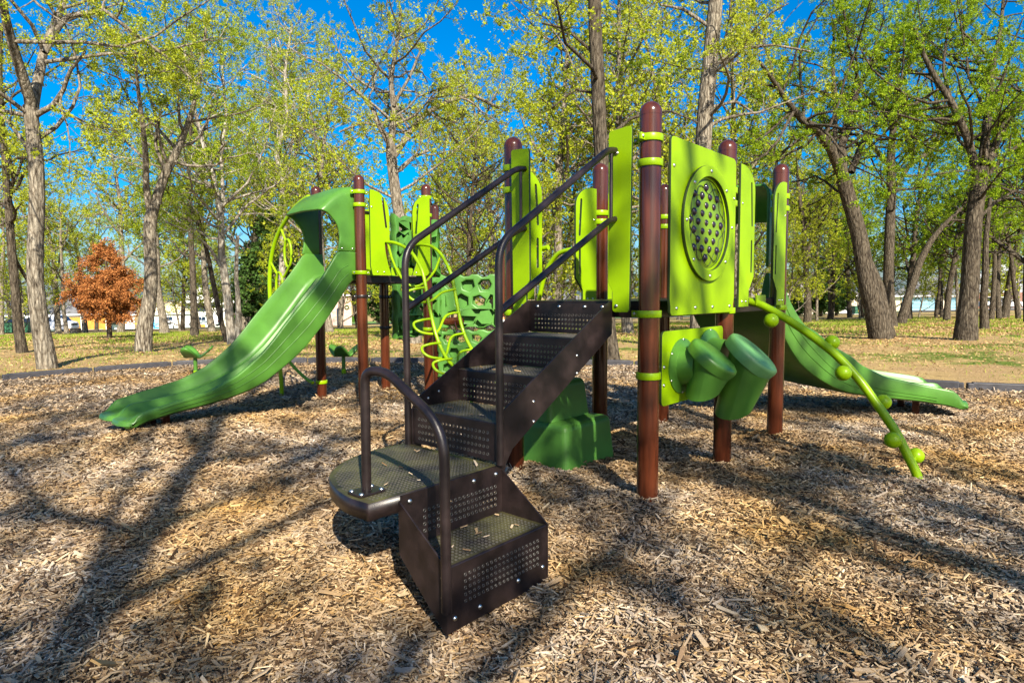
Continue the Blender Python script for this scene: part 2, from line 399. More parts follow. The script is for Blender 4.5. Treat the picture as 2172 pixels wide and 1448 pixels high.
# ---- staircase
EL, ER = .855, .205
stair = MB()
st_out = [(-.085, 1.228), (-.085, 1.035), (-.985, .505), (-1.035, .44), (-1.05, .375), (-1.098, .375), (-1.098, .64), (-1.07, .695), (-.11, 1.228)]
so = plate('staircase', M['metal'], st_out, [], Q(0, ER, 0), D, -E, .008, tower, .0015)
tag_parts = []
lo = plate('stringer', M['metal'], st_out, [], Q(0, EL, 0), D, -E, .008, so, .0015)
frontd = [-.085, -.40, -.745, -1.09]; zt = [1.228, 1.025, .838, .65]
ew = (ER+.006, EL-.006)
for k in range(1, 4):
    u0, u1 = frontd[k], frontd[k-1]
    perf('tread', M['tread'], rect(u0+.001, u1-.003, *ew), holes_grid(u0+.035, u1-.025, ew[0]+.035, ew[1]-.035, .023, .0055, k=6), Q(0, 0, zt[k]-.004), D, Z, .006, so, uy=E)
    mb = MB(); mb.tube([Q(frontd[k]+.006, ew[0], zt[k]-.008), Q(frontd[k]+.006, ew[1], zt[k]-.008)], .0085, 10); mb.build('nosing', M['metal'], so)
for k in range(4):
    z1 = zt[k]-.012; z0 = zt[k+1]+.002 if k < 3 else .455
    hz1 = z1-.045 if k else z1-.075
    perf('riser', M['metal'], rect(*ew, z0, z1), holes_grid(ew[0]+.06, ew[1]-.05, z0+.03, hz1, .0275, .0062), Q(frontd[k]+(.0 if k else 0), 0, 0), E, -D, .005, so)
bolts('bolt', [Q(-.0885, e_, 1.195) for e_ in (.27, .40, .60, .78)], -D, .012, so)
bolts('bolt', [Q(d_, ER-.004, z_) for d_, z_ in ((-.44, .93), (-.44, .83), (-.82, .72), (-.82, .615), (-1.068, .56), (-1.068, .47))], -E, .010, so)
bolts('bolt', [Q(d_, EL-.0045, z_) for d_, z_ in ((-.98, .69), (-.9, .72))], -E, .008, so)
def rail(parent, e_, pts, lower, pick, base):
    mb = MB()
    mb.tube(bent([Q(d_, e_, z_) for d_, z_ in pts], .11, 8), .0195, 14)
    mb.tube(bent([Q(d_, e_, z_) for d_, z_ in lower], .08, 6), .0185, 14)
    mb.tube([Q(pick, e_, lower[-2][1]-.005), Q(pick, e_, pts[-2][1]-.01)], .0105, 10)
    o = mb.build('handrail', M['metal'], parent, sharp=60)
    b = MB()
    return o
rail(so, ER-.026, [(-1.10, .45), (-1.10, 1.515), (-.165, 2.105), (-.055, 2.115)], [(-1.095, 1.195), (-.155, 1.70), (-.06, 1.722)], -.135, 0)
rail(so, EL+.026, [(-1.105, .40), (-1.105, 1.535), (-.17, 2.095), (-.055, 2.105)], [(-1.10, 1.20), (-.16, 1.697), (-.06, 1.718)], -.135, 0)

# ---- corner landing
LZ = .445
arc = [(-1.10, .205), (-1.845, .205)]
arcpts = spline([(-1.845, .205), (-1.852, .34), (-1.815, .50), (-1.735, .67), (-1.60, .80), (-1.43, .885), (-1.26, .915), (-1.10, .90)], 5)
lout = [(-1.10, .205)]+[tuple(p) for p in arcpts]
def inland(u, v):
    n = len(lout); ok = False
    for i in range(n):
        x1, y1 = lout[i]; x2, y2 = lout[(i+1) % n]
        if (y1 > v) != (y2 > v) and u < (x2-x1)*(v-y1)/(y2-y1)+x1: ok = not ok
        dx, dy = x2-x1, y2-y1; L2 = dx*dx+dy*dy+1e-9; t = min(1, max(0, ((u-x1)*dx+(v-y1)*dy)/L2))
        if math.hypot(u-x1-t*dx, v-y1-t*dy) < .022: return False
    return ok
la = perf('corner_landing', M['tread'], lout, holes_grid(-1.83, -1.12, .23, .90, .0215, .0048, inland, 6), Q(0, 0, LZ-.004), D, Z, .006, so, uy=E)
mb = MB()
full = [(-1.10, .2015), (-1.848, .2015)]+[tuple(p) for p in arcpts[1:]]
Pg = np.array([[Q(u, v, LZ-.003) for u, v in full], [Q(u, v, LZ-.075) for u, v in full]])
mb.grid(Pg)
mb.build('rim', M['metal'], la, solid=.006, sharp=30)
tag_o = la
# lower step
LS = so
z1 = .21; d0, d1 = -1.70, -1.075; e0, e1 = -.09, .198
perf('tread', M['tread'], rect(d0+.005, d1-.005, e0+.002, e1), holes_grid(d0+.04, d1-.035, e0+.035, e1-.03, .0215, .0052, k=8), Q(0, 0, z1-.004), D, Z, .006, so, uy=E)
perf('riser', M['metal'], rect(d0+.004, d1-.004, -.055, z1-.004), holes_grid(d0+.10, d1-.07, .045, z1-.055, .024, .0052), Q(0, e0, 0), D, -E, .006, so)
mb = MB(); mb.tube([Q(d0+.004, e0+.006, z1-.007), Q(d1-.004, e0+.006, z1-.007)], .0085, 10); mb.build('nosing', M['metal'], so)
perf('riser', M['metal'], rect(d0+.004, d1-.004, z1, LZ-.005), holes_grid(d0+.13, d1-.05, z1+.045, LZ-.10, .026, .0058), Q(0, .1935, 0), D, -E, .006, so)
for dd in (d0, d1):
    pl = [(e0-.004, -.065), (e0-.004, z1+.004), (.198, .415), (.198, .19), (.10, .10)] if dd == d0 else [(e0-.004, -.065), (e0-.004, z1+.004), (.198, .425), (.198, .10)]
    plate('stringer', M['metal'], pl, [], Q(dd, 0, 0), E, D, .008, so, .0015)
for dd in (d0+.09, d1-.08):
    mb = MB(); mb.tube([Q(dd, e0+.05, -.4), Q(dd, e0+.05, -.02)], .022, 12); mb.build('foot', M['post'], so)
bolts('bolt', [Q(u, .1905, v) for u, v in ((-1.65, .405), (-1.45, .405), (-1.27, .405), (-1.12, .405))], -E, .012, so)
bolts('bolt', [Q(u, e0-.0035, v) for u, v in ((-1.66, -.005), (-1.52, -.012), (-1.28, .015), (-1.11, .02))], -E, .011, so)
# hoop rail
mb = MB(); hd = d0-.022
mb.tube(bent([Q(hd-.05, .325, .44), Q(hd-.045, .325, .965), Q(hd-.02, .205, .965), Q(hd, -.115, .775), Q(hd, -.115, .05)], .13, 9), .0205, 16)
ho = mb.build('grab_rail', M['metal'], so, sharp=60)
plate('base_plate', M['metal'], round_poly(rect(hd-.115, hd+.015, .275, .375), .015), [], Q(0, 0, LZ+.006), D, Z, .010, ho, .002, uy=E)
bolts('bolt', [Q(hd-.05+a_, .325+b_, LZ+.011) for a_ in (-.05, .05) for b_ in (-.035, .035)], Z, .011, ho)
bolts('bolt', [Q(d0-.004, -.075, v) for v in (.17, .09)], -D, .011, ho)

# ---- flank panels of the stair opening, guard panels
def flank(parent, ea, eb, z0, z1, inner):
    w = eb-ea; t = .03
    if inner > 0: pts = [(ea+.012, z0), (eb-t, z0), (eb-t, z0+.13), (eb, z0+.17), (eb, z1-.01), (ea, z1)]
    else: pts = [(ea+t, z0), (eb-.012, z0), (eb, z1), (ea, z1-.01), (ea, z0+.17), (ea+t, z0+.13)]
    o = plate('guard_panel', [M['lime_panel'], M['panel_edge']], round_poly(pts, .02, 4), [], Q(-.085, 0, 0), E, -D, .019, parent)
    b = [Q(-.0955, (ea+eb)/2+(.02 if inner > 0 else -.02), z) for z in (z0+.035, z1-.14)]
    bolts('bolt', b, -D, .012, o); return o
flank(tower, .07, .222, 1.168, 2.235, 1)
flank(tower, .848, 1.0, 1.165, 2.24, -1)
def guard(parent, o, ux, un, x0, w, z0, z1, side, slots=True, off=0.0):
    """round-shouldered barrier panel; side = +1: shoulder and slots away from x0"""
    def X(t): return x0+(t if side > 0 else w-t)
    h = z1-z0
    pts = [(X(0), z0), (X(w*.66), z0), (X(w*.66), z0+.115*h), (X(w), z0+.22*h), (X(w), z1-.17*h)]
    n = 8
    for k in range(1, n+1):
        a = math.pi/2*k/n; pts.append((X(w-.85*w*(1-math.cos(a))), z1-.17*h+.17*h*math.sin(a)))
    pts.append((X(0), z1)); 
    hs = []
    if slots:
        hs = [slot(X(w-.045), z0+.575*h, z0+.90*h, .031, lean=(-.022 if side > 0 else .022)), slot(X(w-.048), z0+.24*h, z0+.485*h, .031)]
    o_ = plate('guard_panel', [M['lime_panel'], M['panel_edge']], pts, hs, o, ux, un, .019, parent)
    bolts('bolt', [np.asarray(o)+np.asarray(ux)*X(t)+Z*(z0+.035)+np.asarray(un)*.0095 for t in (.05, .12)]+[np.asarray(o)+np.asarray(ux)*X(.03)+Z*(z0+.73*h)+np.asarray(un)*.0095], un, .010, o_)
    return o_
guard(tower, Q(0, -.07, 0), D, -E, 1.125, .26, 1.177, 2.177, 1)
guard(tower, Q(0, -.07, 0), D, -E, 1.79, .262, 1.177, 2.16, -1)
guard(tower, Q(0, S+.03, 0), D, E, .075, .26, 1.24, 2.17, 1)
guard(tower, Q(0, S-.06, 0), D, -E, .64, .27, 1.20, 2.10, -1)
guard(tower, Q(0, S+.05, 0), D, E, S+.07, .26, 1.2, 2.12, 1)
guard(tower, Q(0, S+.05, 0), D, E, 2*S-.33, .26, 1.2, 2.12, -1)
# rail bar that carries the vine climber
plate('mounting_bracket', M['lime'], round_poly(rect(1.52, 1.70, 1.175, 1.255), .01), [], Q(0, -.052, 0), D, -E, .012, tower, .002)

# ---- bubble window panel
off = .078; po_ = Q(0, -off, 0)
bp = plate('bubble_panel', [M['lime_panel'], M['panel_edge']], round_poly([(.10, 1.145), (1.0, 1.145), (1.0, 1.20), (1.012, 1.24), (1.012, 2.185), (.09, 2.185), (.09, 1.24), (.10, 1.20)], [.03, .05, 0, 0, .05, .03, 0, 0], 5),
           [[(.573+.285*math.cos(a), 1.715+.285*math.sin(a)) for a in np.linspace(0, 2*math.pi, 48, endpoint=False)]], po_, D, -E, .02, tower)
circ = lambda r, n=56: [(.573+r*math.cos(a), 1.715+r*math.sin(a)) for a in np.linspace(0, 2*math.pi, n, endpoint=False)]
rg = plate('window_ring', [M['lime_panel'], M['panel_edge']], circ(.36), [circ(.30)], Q(0, -off-.022, 0), D, -E, .022, bp, .004)
bolts('bolt', [Q(.573+.33*math.cos(a), -off-.033, 1.715+.33*math.sin(a)) for a in np.linspace(math.pi/2, 2.5*math.pi, 8, endpoint=False)], -E, .012, rg)
mb = MB()
prof = [(0, .298), (.004, .298), (.016, .22), (.022, .1), (.024, .001)]
mb.lathe(Q(.573, -off+.004, 1.715), -E, prof, 48)
ln = mb.build('lens_window', M['lens'], bp)
bub = [(428, 325), (290, 390), (380, 420), (470, 445), (553, 467), (332, 510), (425, 537), (513, 558), (287, 607), (378, 627), (467, 650), (552, 672), (238, 698), (332, 722), (422, 740), (510, 760), (597, 778),
       (283, 817), (378, 837), (463, 850), (550, 867), (328, 932), (420, 948), (505, 960), (280, 1028), (373, 1043), (460, 1053), (550, 1068), (415, 1150)]
b0 = None
for bx, by in bub:
    p = onpl(1420+bx/5.57, 340+by/5.57, Q(0, -off-.012, 0), E)
    if b0 is None:
        mb = MB(); mb.lathe((0, 0, 0), -E, [(0, .026), (.003, .026), (.003, .0225), (.010, .020), (.016, .0125), (.019, .001)], 20)
        b0 = mb.build('lens_bubble', M['bubble'], bp); b0.location = Vector(p)-Vector(OFFS[tower.name])*0
        o = b0
    else:
        o = b0.copy(); COL.objects.link(o)
    o.parent = bp; o.location = Vector(p)
mb = MB()
wav = lambda r0, ph, m, r1: [Q(.573+(r0+r1*math.cos(m*a+ph))*math.cos(a), -off-.014, 1.715+(r0+r1*math.cos(m*a+ph))*math.sin(a)) for a in np.linspace(0, 2*math.pi, 90, endpoint=False)]
mb.tube(wav(.225, .0, 6, .035), .0028, 6, close=True); mb.tube(wav(.235, math.pi, 6, .03), .0022, 6, close=True)
mb.build('engraved_line', M['panel_edge'], bp)
bolts('bolt', [Q(x, -off-.0095, 1.185) for x in (.17, .42, .67, .94)]+[Q(.12, -off-.0095, 2.02), Q(.985, -off-.0095, 1.92)], -E, .012, bp)

# ---- drum panel
dp = plate('drum_panel', [M['lime_panel'], M['panel_edge']], round_poly(rect(.095, .955, .595, 1.045), .035, 5), [], Q(0, -.03, 0), D, -E, .018, tower)
bolts('bolt', [Q(.115, -.04, v) for v in (.72, .83)], -E, .012, dp)
def drum(u, zc, r, capc, capn, mat_cap, drop):
    """a cup on a neck from the panel, its round head facing out and up"""
    mb = MB()
    fl = Q(u, -.035, zc)
    mb.lathe(fl, -E, [(0, r*1.12), (.012, r*1.12), (.016, r*1.02), (.03, r*.78), (.13, r*.72)], 30)
    n = np.asarray(capn, float); n /= np.linalg.norm(n); c = np.asarray(capc, float)
    a = np.cross(n, Z); a /= np.linalg.norm(a); b = np.cross(a, n)
    # cup body: from the round head down to a mouth cut level
    k = 32; rings = []
    for t in np.linspace(0, 1, 9):
        ring = []
        for j in range(k):
            th = 2*math.pi*j/k; v = math.cos(th)*a+math.sin(th)*b
            top = c+r*.95*v
            zb = c[2]-drop
            ax = np.array([0, 0, -1.0])*.80-n*.60; ax /= np.linalg.norm(ax)
            foot = top+ax*((top[2]-zb)/(-ax[2])); foot = foot+(c+ax*((c[2]-zb)/(-ax[2]))-foot)*.26; foot[2] = zb+((foot-c)@D)*.42
            ring.append(top*(1-t)+foot*t)
        rings.append(ring+[ring[0]])
    mb.grid(rings)
    o = mb.build('drum', M['green'], dp, sharp=50)
    mb = MB(); mb.lathe(c-n*r*.34, n, [(0, r*.93), (0, r*1.02), (r*.30, r*1.06), (r*.40, r*1.03), (r*.46, r*.93), (r*.475, .001)], 40)
    mb.build('drum_head', M[mat_cap], dp, sharp=50)
    for t in range(6):
        a_ = t*math.pi/3+.5
        bolts('bolt', [fl-E*.012+r*1.07*(math.cos(a_)*D+math.sin(a_)*Z)], -E, .009, o)
    return o
drum(.345, .82, .155, Q(.36, -.245, .888), -E*.62+Z*.78+D*.12, 'green', .215)
drum(.735, .84, .175, Q(.72, -.345, .885), -E*.66+Z*.75+D*.12, 'drum_cap', .36)

# ---- vine climber
ve = 1.55
vp = [(-.02, 1.21), (.088, 1.176), (.285, 1.069), (.47, .943), (.624, .821), (.765, .668), (.88, .508), (.993, .343), (1.076, .178), (1.134, .054), (1.19, -.15)]
vpts = spline([Q(ve, -t, z) for t, z in vp], 5)
mb = MB(); mb.tube(vpts, .030, 18)
vc = mb.build('vine_climber', M['lime'], tower, sharp=60)
for t, z, s in ((.205, 1.085, -1), (.56, .89, 1), (.70, .735, -1), (.90, .49, 1), (1.01, .315, -1), (1.105, .145, 1)):
    c0 = Q(ve, -t, z); c = c0+D*s*.135+Z*(-.015)
    if s > 0: c = c0+D*s*.10+Z*.02
    mb = MB(); mb.sphere(c, .053, 24); mb.tube([c0+D*s*.02, c], .014, 10); mb.build('climber_ball', M['lime'], vc, sharp=60)
# ---- arch climber seen between the panels behind the deck
for dd in (.36, .66):
    mb = MB(); mb.tube(spline([Q(dd, S-.02, 1.62), Q(dd, S+.14, 1.58), Q(dd, S+.27, 1.40), Q(dd, S+.36, 1.0), Q(dd, S+.42, .3), Q(dd, S+.42, -.3)], 6), .019, 12)
    mb.build('loop_climber', M['lime'], tower)

# ---- slides
def interp(kn, t): return np.interp(t, [k[0] for k in kn], [k[1] for k in kn])
ZB = [(0, 1.44), (.05, 1.44), (.102, 1.40), (.2, 1.27), (.307, 1.124), (.47, .93), (.644, .744), (.79, .625), (.933, .526), (1.1, .42), (1.263, .352), (1.45, .305), (1.638, .27), (1.98, .225), (2.18, .185), (2.30, .145)]
ZT = [(0, 1.757), (.235, 1.757), (.33, 1.63), (.44, 1.49), (.65, 1.27), (.872, 1.03), (1.0, .88), (1.12, .755), (1.25, .65), (1.39, .55), (1.64, .44), (1.98, .365), (2.2, .315), (2.30, .30)]
ZD = [(0, 1.50), (.2, 1.50), (.286, 1.475), (.45, 1.29), (.628, 1.085), (.78, .92), (.925, .768), (1.1, .625), (1.283, .511), (1.47, .43), (1.666, .377), (2.013, .325), (2.30, .30)]
ZC = [(0, 1.49), (.12, 1.47), (.25, 1.36), (.45, 1.12), (.64, .90), (.8, .735), (.93, .62), (1.1, .51), (1.28, .425), (1.47, .355), (1.66, .305), (2.0, .25), (2.18, .235), (2.30, .215)]
def slide(parent, start, head0, head1, L, wvec_sign, zs, zo, Wd=.74, u_off=.0, tall=1.0):
    """double slide; u runs across from the near side (0) to the far side (Wd)"""
    n = 54; P = np.array(start, float); hd = head0; st = []
    ds = L/n
    for i in range(n+1):
        t = 2.30*i/n; dirv = np.array([math.cos(hd), math.sin(hd), 0]); lat = np.array([-math.sin(hd), math.cos(hd), 0])*wvec_sign
        st.append((t, P.copy(), dirv, lat)); P = P+dirv*ds; hd = head0+(head1-head0)*min(1, max(0, (i/n-.1)/.8))
    rows = []
    for t, p, dv, lt in st:
        zb, ztp, zd, zc = (interp(k, t) for k in (ZB, ZT, ZD, ZC)); kk = 1+(tall-1)*min(1, max(0, (t-.7)/.6)); ztp = zb+(ztp-zb)*kk; zd = zb+(zd-zb)*kk; zc = zb+(zc-zb)*(1+(kk-1)*.5)
        q = min(1, max(0, (2.295-t)/.11)); q = math.sin(q*math.pi/2)**.8; wl = zc+(ztp-zc)*q+.004; dl = zc+(zd-zc)*q+.003
        zb2 = zb
        sec = [(0, zb2+.02), (-.008, zb2+.05), (-.012, (zb2+wl)/2), (-.008, wl-.03), (-.005, wl-.012), (.002, wl-.003), (.014, wl), (.028, wl-.004), (.040, wl-(wl-zc)*.30), (.060, zc+(wl-zc)*.20), (.088, zc+.010), (.125, zc), (Wd/2-.10, zc+.002), (Wd/2-.065, zc+.008+(dl-zc)*.10),
               (Wd/2-.038, zc+(dl-zc)*.6), (Wd/2-.020, dl-.005), (Wd/2-.010, dl), (Wd/2, dl)]
        drp = .035*min(1, max(0, (t-.3)/.25))*q; near = [(u, z-drp*min(1, max(0, (z-zc-.03)/max(.03, wl-zc-.03))) if u < .1 else z) for u, z in sec]
        full = near+[(Wd-u, z) for u, z in sec[-2::-1]]+[(Wd-.03, zb2), (Wd*.5, zb2-.004), (.03, zb2), (0, zb2+.02)]
        lead = np.array([min(1, (z-zb)/max(.02, wl-zb)) for u, z in full])
        end = max(0, 1-(2.30-t)/.10)
        row = []
        for (u, z), l in zip(full, lead):
            mid = abs((u/Wd*2) % 1-.5)*2  # 0 in the middle of a channel
            row.append(p+lt*(u+u_off)+dv*(end**2*.085*(math.sqrt(max(0, 1-mid**2))-.35))+Z*(z*zs+zo))
        rows.append(row)
    # the lip: upper and under side roll together
    t, p, dv, lt = st[-1]; zb, zc = interp(ZB, 2.3), interp(ZC, 2.3)
    base_row = rows[-1]
    for adv, f in ((.018, .86), (.032, .55), (.038, .0)):
        row = []
        for (u, z), q in zip(full, base_row):
            zm = (zb+(zc-zb)*.45); zn = zm+(z-zm)*f
            row.append(np.array([q[0], q[1], 0])+dv*adv+Z*(zn*zs+zo))
        rows.append(row)
    mb = MB(); mb.grid(rows)
    m = len(rows[0])-1
    mb.add(rows[0][:-1], [tuple(range(m))[::-1]])
    o = mb.build('slide', M['green'], parent, sharp=80); wm = o.modifiers.new('wn', 'WEIGHTED_NORMAL'); wm.weight = 80
    # raised bead lines along both outer faces
    mb = MB()
    for fr in (.62, .38):
        for u in (-.0125, Wd+.0125):
            tt = [s for s in st if .12 < s[0] < 2.12]
            mb.tube([p+lt*(u+u_off)+Z*((interp(ZB, t)*(1-fr)+interp(ZT, t)*fr)*zs+zo) for t, p, dv, lt in tt], .0035, 6)
    mb.build('bead_line', M['green'], o)
    return o, st
def hood(parent, base, back, lat, fwd, Wd, z0):
    """moulded hood over the top of a slide; base on the deck edge at the near side"""
    prof_f = [(.251, 1.753), (.228, 1.85), (.222, 1.905), (.228, 1.96), (.243, 2.02), (.275, 2.07), (.307, 2.10), (.34, 2.135), (.37, 2.156), (.41, 2.17)]
    pathf = [(0, t, z) for t, z in prof_f]+[(.012, .43, 2.175), (.05, .44, 2.18)]
    pathb = [(0, .03, 1.757+(2.36-1.757)*k/9) for k in range(10)]+[(.010, .03, 2.42), (.04, .03, 2.455)]
    rows = []
    half = list(zip(pathb, pathf))
    allp = half+[((Wd/2, .03, 2.475), (Wd/2, .445, 2.19))]+[((Wd-b[0], b[1], b[2]), (Wd-f[0], f[1], f[2])) for b, f in half[::-1]]
    for b, f in allp:
        row = []
        for t in np.linspace(0, 1, 9):
            u = b[0]*(1-t)+f[0]*t; tt = b[1]*(1-t)+f[1]*t; z = b[2]*(1-t)+f[2]*t+.05*math.sin(math.pi*t)*(1 if b[2] > 2.3 else max(0, (b[2]-1.9)/.4))
            row.append(np.asarray(base)+np.asarray(lat)*u+np.asarray(fwd)*tt+Z*(z+z0))
        rows.append(row)
    mb = MB(); mb.grid(rows)
    o = mb.build('slide_hood', M['green'], parent, solid=.026, sharp=80)
    bm = o.modifiers.new("bevel", 'BEVEL'); bm.width = .008; bm.segments = 2; bm.limit_method = 'ANGLE'; bm.angle_limit = R(50)
    bolts('bolt', [np.asarray(base)-np.asarray(lat)*.014+np.asarray(fwd)*t+Z*(1.785+z0) for t in (.07, .2)], -np.asarray(lat), .011, o)
    return o
def leg(parent, xy, zt_):
    mb = MB(); mb.box((xy[0], xy[1], zt_/2-.15), (.032, .032, zt_/2+.15), (D, E, Z)); return mb.build('support_leg', M['post'], parent, bevel=.006)

# right-hand slide leaves the far end of the deck and curves away
s0 = Q(2*S+.05, .10, 0)
ang0 = A_GRID-.03; ang1 = R(-14)
rsl, rst = slide(tower, s0, ang0, ang1, 2.52, 1, .83, -.02, Wd=.80, tall=1.75)
hood(rsl, Q(2*S+.03, .12, 0), None, E, D, .80, -.262)
t_, p_, dv_, lt_ = rst[47]
leg(rsl, p_+lt_*.22, .16); leg(rsl, p_+lt_*.58, .16)

# ---------------------------------------------------------------- second structure
P8 = np.array([-1.661, 6.944, 0]); TD, TE = .95, .88
P9, P10, P12 = P8+TE*E, P8+TD*D, P8+TD*D+TE*E
P11 = np.array([-1.085, 9.006, 0]); P7 = np.array([-.145, 8.95, 0])
tower2 = thing('play_structure', (-1.6, 7.9, 0), 'play structure with hooded double slide, lime loop ladders and pebble climbing walls', 'playground structure')
r2 = .059
k9 = {}
for nm, p, tp in (('a', P8, 2.585), ('b', P9, 2.565), ('c', P10, 2.60), ('d', P12, 2.50), ('e', P11, 2.55), ('f', P7, 2.0)):
    k9[nm] = post(tower2, p, tp, r2)
for z, dd in ((2.40, [-D, D]), (2.26, [D]), (1.525, [D, -D])): clamp(k9['a'], P8, z, dd, r2)
clamp(k9['a'], P8, 1.265, [D, -D], r2, 'metal', .016)
for z, dd in ((1.56, [E]), (.235, [E]), (2.42, [E])): clamp(k9['b'], P9, z, dd, r2)
for z, dd in ((2.44, [-D, E]), (2.23, [E]), (1.525, [E, -D]), (.86, [-E])): clamp(k9['c'], P10, z, dd, r2)
for z, dd in ((1.25, [D]), (.85, [D])): clamp(k9['d'], P12, z, dd, r2, 'metal', .02)
for z in (1.62, 1.02): clamp(k9['e'], P11, z, [], r2, 'post', .018)
mb = MB(); c = P8+D*TD/2+E*TE/2+Z*1.475; mb.box(c, (TD/2-.06, TE/2-.06, .02), (D, E, Z))
for s in (-1, 1):
    mb.box(c+E*s*(TE/2-.025)-Z*.02, (TD/2-.06, .018, .04), (D, E, Z)); mb.box(c+D*s*(TD/2-.027)-Z*.02, (.018, TE/2-.06, .04), (D, E, Z))
mb.build('deck', M['metal'], tower2, bevel=.004)
q8 = lambda d, e, z: P8+d*D+e*E+z*Z
def guard2(x0, pts, hs):
    o = plate('guard_panel', [M['lime_panel'], M['panel_edge']], pts, hs, q8(0, -.09, 0), D, -E, .019, tower2)
    return o
g1 = guard2(0, round_poly([(.088, 1.499), (.337, 1.499), (.30, 1.60), (.262, 1.75), (.252, 1.869), (.32, 1.875), (.325, 2.20), (.29, 2.32), (.20, 2.41), (.073, 2.431), (.065, 1.60)], [.01, .01, .1, .1, .02, .03, .08, .08, .08, .02, .01], 4), [slot(.28, 2.02, 2.36, .032, lean=-.04)])
bolts('bolt', [q8(x, -.10, 1.535) for x in (.15, .24)]+[q8(.09, -.10, 2.24)], -E, .011, g1)
g2 = guard2(0, round_poly([(.64, 1.504), (.86, 1.504), (.917, 1.56), (.917, 2.449), (.80, 2.43), (.70, 2.36), (.66, 2.26), (.662, 1.873), (.74, 1.865), (.73, 1.75), (.70, 1.62)], [.01, .01, .02, .02, .08, .08, .06, .02, .02, .1, .1], 4), [slot(.705, 1.98, 2.34, .032, lean=.035)])
bolts('bolt', [q8(x, -.10, 1.535) for x in (.70, .81)], -E, .011, g2)
guard(tower2, q8(-.0, .06, 0)+D*.03, E, -D, .01, .001+.1, 1.5, 2.35, 1, False)
guard(tower2, q8(TD, TE+.04, 0), -D, E, .10, .24, 1.5, 2.38, 1)
guard(tower2, q8(TD+.02, 0, 0), E, D, .08, .22, 1.5, 2.35, 1, True)
plate('mounting_bracket', M['lime'], round_poly(rect(.36, .66, 1.50, 1.585), .01), [], q8(0, -.075, 0), D, -E, .012, tower2, .002)
mb = MB(); mb.tube(bent([q8(.55, .9, 1.5), q8(.55, .9, 2.33), q8(.80, .9, 2.33)], .1), .016, 10); mb.build('grab_rail', M['metal'], tower2)
lsl, lst = slide(tower2, q8(0, 0, 0), A_GRID+math.pi, A_GRID+math.pi, 2.30, -1, 1.0, 0.0, Wd=.74, u_off=.06)
hood(lsl, q8(0, .06, 0), None, E, -D, .74, 0.0)
for u in (.24, .60):
    t_, p_, dv_, lt_ = lst[46]; leg(lsl, p_+lt_*(u+.06), .24)
# loop ladder in front of the deck: two rails, curled rungs
def rl(kn, d_): return spline([q8(d_, -t, z) for t, z in kn], 5)
k1 = [(.01, 1.862), (.10, 1.868), (.218, 1.855), (.376, 1.806), (.514, 1.732), (.634, 1.606), (.698, 1.5), (.759, 1.28), (.85, .963), (.952, .744), (1.075, .60), (1.23, .50), (1.36, .36), (1.42, .15), (1.43, -.2)]
k2 = [(.01, 1.857), (.12, 1.862), (.234, 1.854), (.377, 1.822), (.514, 1.733), (.608, 1.619), (.69, 1.48), (.76, 1.215), (.833, .946), (.93, .76), (1.06, .62), (1.23, .50), (1.36, .36), (1.42, .15), (1.43, -.2)]
mb = MB(); mb.tube(rl(k1, .30), .0185, 14); lc = mb.build('loop_ladder', M['lime'], tower2, sharp=60)
mb = MB(); mb.tube(rl(k2, .72), .0185, 14); mb.build('rail', M['lime'], lc, sharp=60)
def rung(a, b, sag, back):
    mid = [(a*(1-t)+b*t)+Z*(-sag*math.sin(math.pi*t)**.7)+E*back*math.sin(math.pi*t) for t in np.linspace(0, 1, 15)]
    mb = MB(); mb.tube(mid, .014, 10); return mb.build('rung', M['lime'], lc, sharp=60)
rung(q8(.30, -.10, 1.85), q8(.72, -.50, 1.70), .40, .05)
def curl(e_, z, er, zr):
    mb = MB(); mb.tube(spline([q8(.72, er, zr), q8(.55, er+.03, zr-.035), q8(.36, e_+.02, z-.07), q8(.22, e_+.06, z-.075), q8(.155, e_+.12, z-.03), q8(.17, e_+.17, z+.03), q8(.25, e_+.13, z+.06), q8(.30, e_+.02, z+.075)], 5), .014, 10)
    return mb.build('rung', M['lime'], lc, sharp=60)
curl(-.765, 1.28, -.745, 1.335); curl(-.86, .95, -.80, 1.08); curl(-.985, .70, -.885, .85); curl(-1.16, .545, -1.0, .68); curl(-1.36, .34, -1.30, .45)
# leaf-shaped arch climber beyond the slide
ak = [(-.02, 2.42), (.013, 2.431), (.213, 2.379), (.403, 2.295), (.563, 2.195), (.728, 2.072), (.86, 1.924), (.955, 1.75), (.999, 1.582), (1.02, 1.38), (1.0, 1.05), (.92, .7), (.83, .4), (.80, .15), (.80, -.2)]
p9 = lambda t, z, d=-.1: P9+d*D+t*E+z*Z
mb = MB(); mb.tube(spline([p9(t, z) for t, z in ak], 5), .026, 14); ac = mb.build('arch_climber', M['lime'], tower2, sharp=60)
mb = MB(); mb.tube(spline([p9(.83, .42), p9(.70, .50), p9(.596, .458), p9(.394, .354), p9(.175, .266), p9(.03, .23)], 5), .020, 12); mb.build('stem', M['lime'], ac)
for cx, cz, rx, rz in ((.52, 1.80, .085, .17), (.76, 1.40, .085, .17), (.66, 1.0, .08, .15)):
    mb = MB(); mb.tube([p9(cx+rx*math.cos(a), cz+rz*math.sin(a)) for a in np.linspace(0, 2*math.pi, 28, endpoint=False)], .0155, 10, close=True)
    dx = .14 if cx < .6 else .20
    mb.tube([p9(cx+rx*.5, cz+rz*.86), p9(cx+dx, cz+rz+.13)], .0155, 10); mb.tube([p9(cx-rx*.2, cz-rz*.98), p9(cx+.12, cz-rz-.12)], .0155, 10)
    mb.build('leaf_loop', M['lime'], ac, sharp=60)
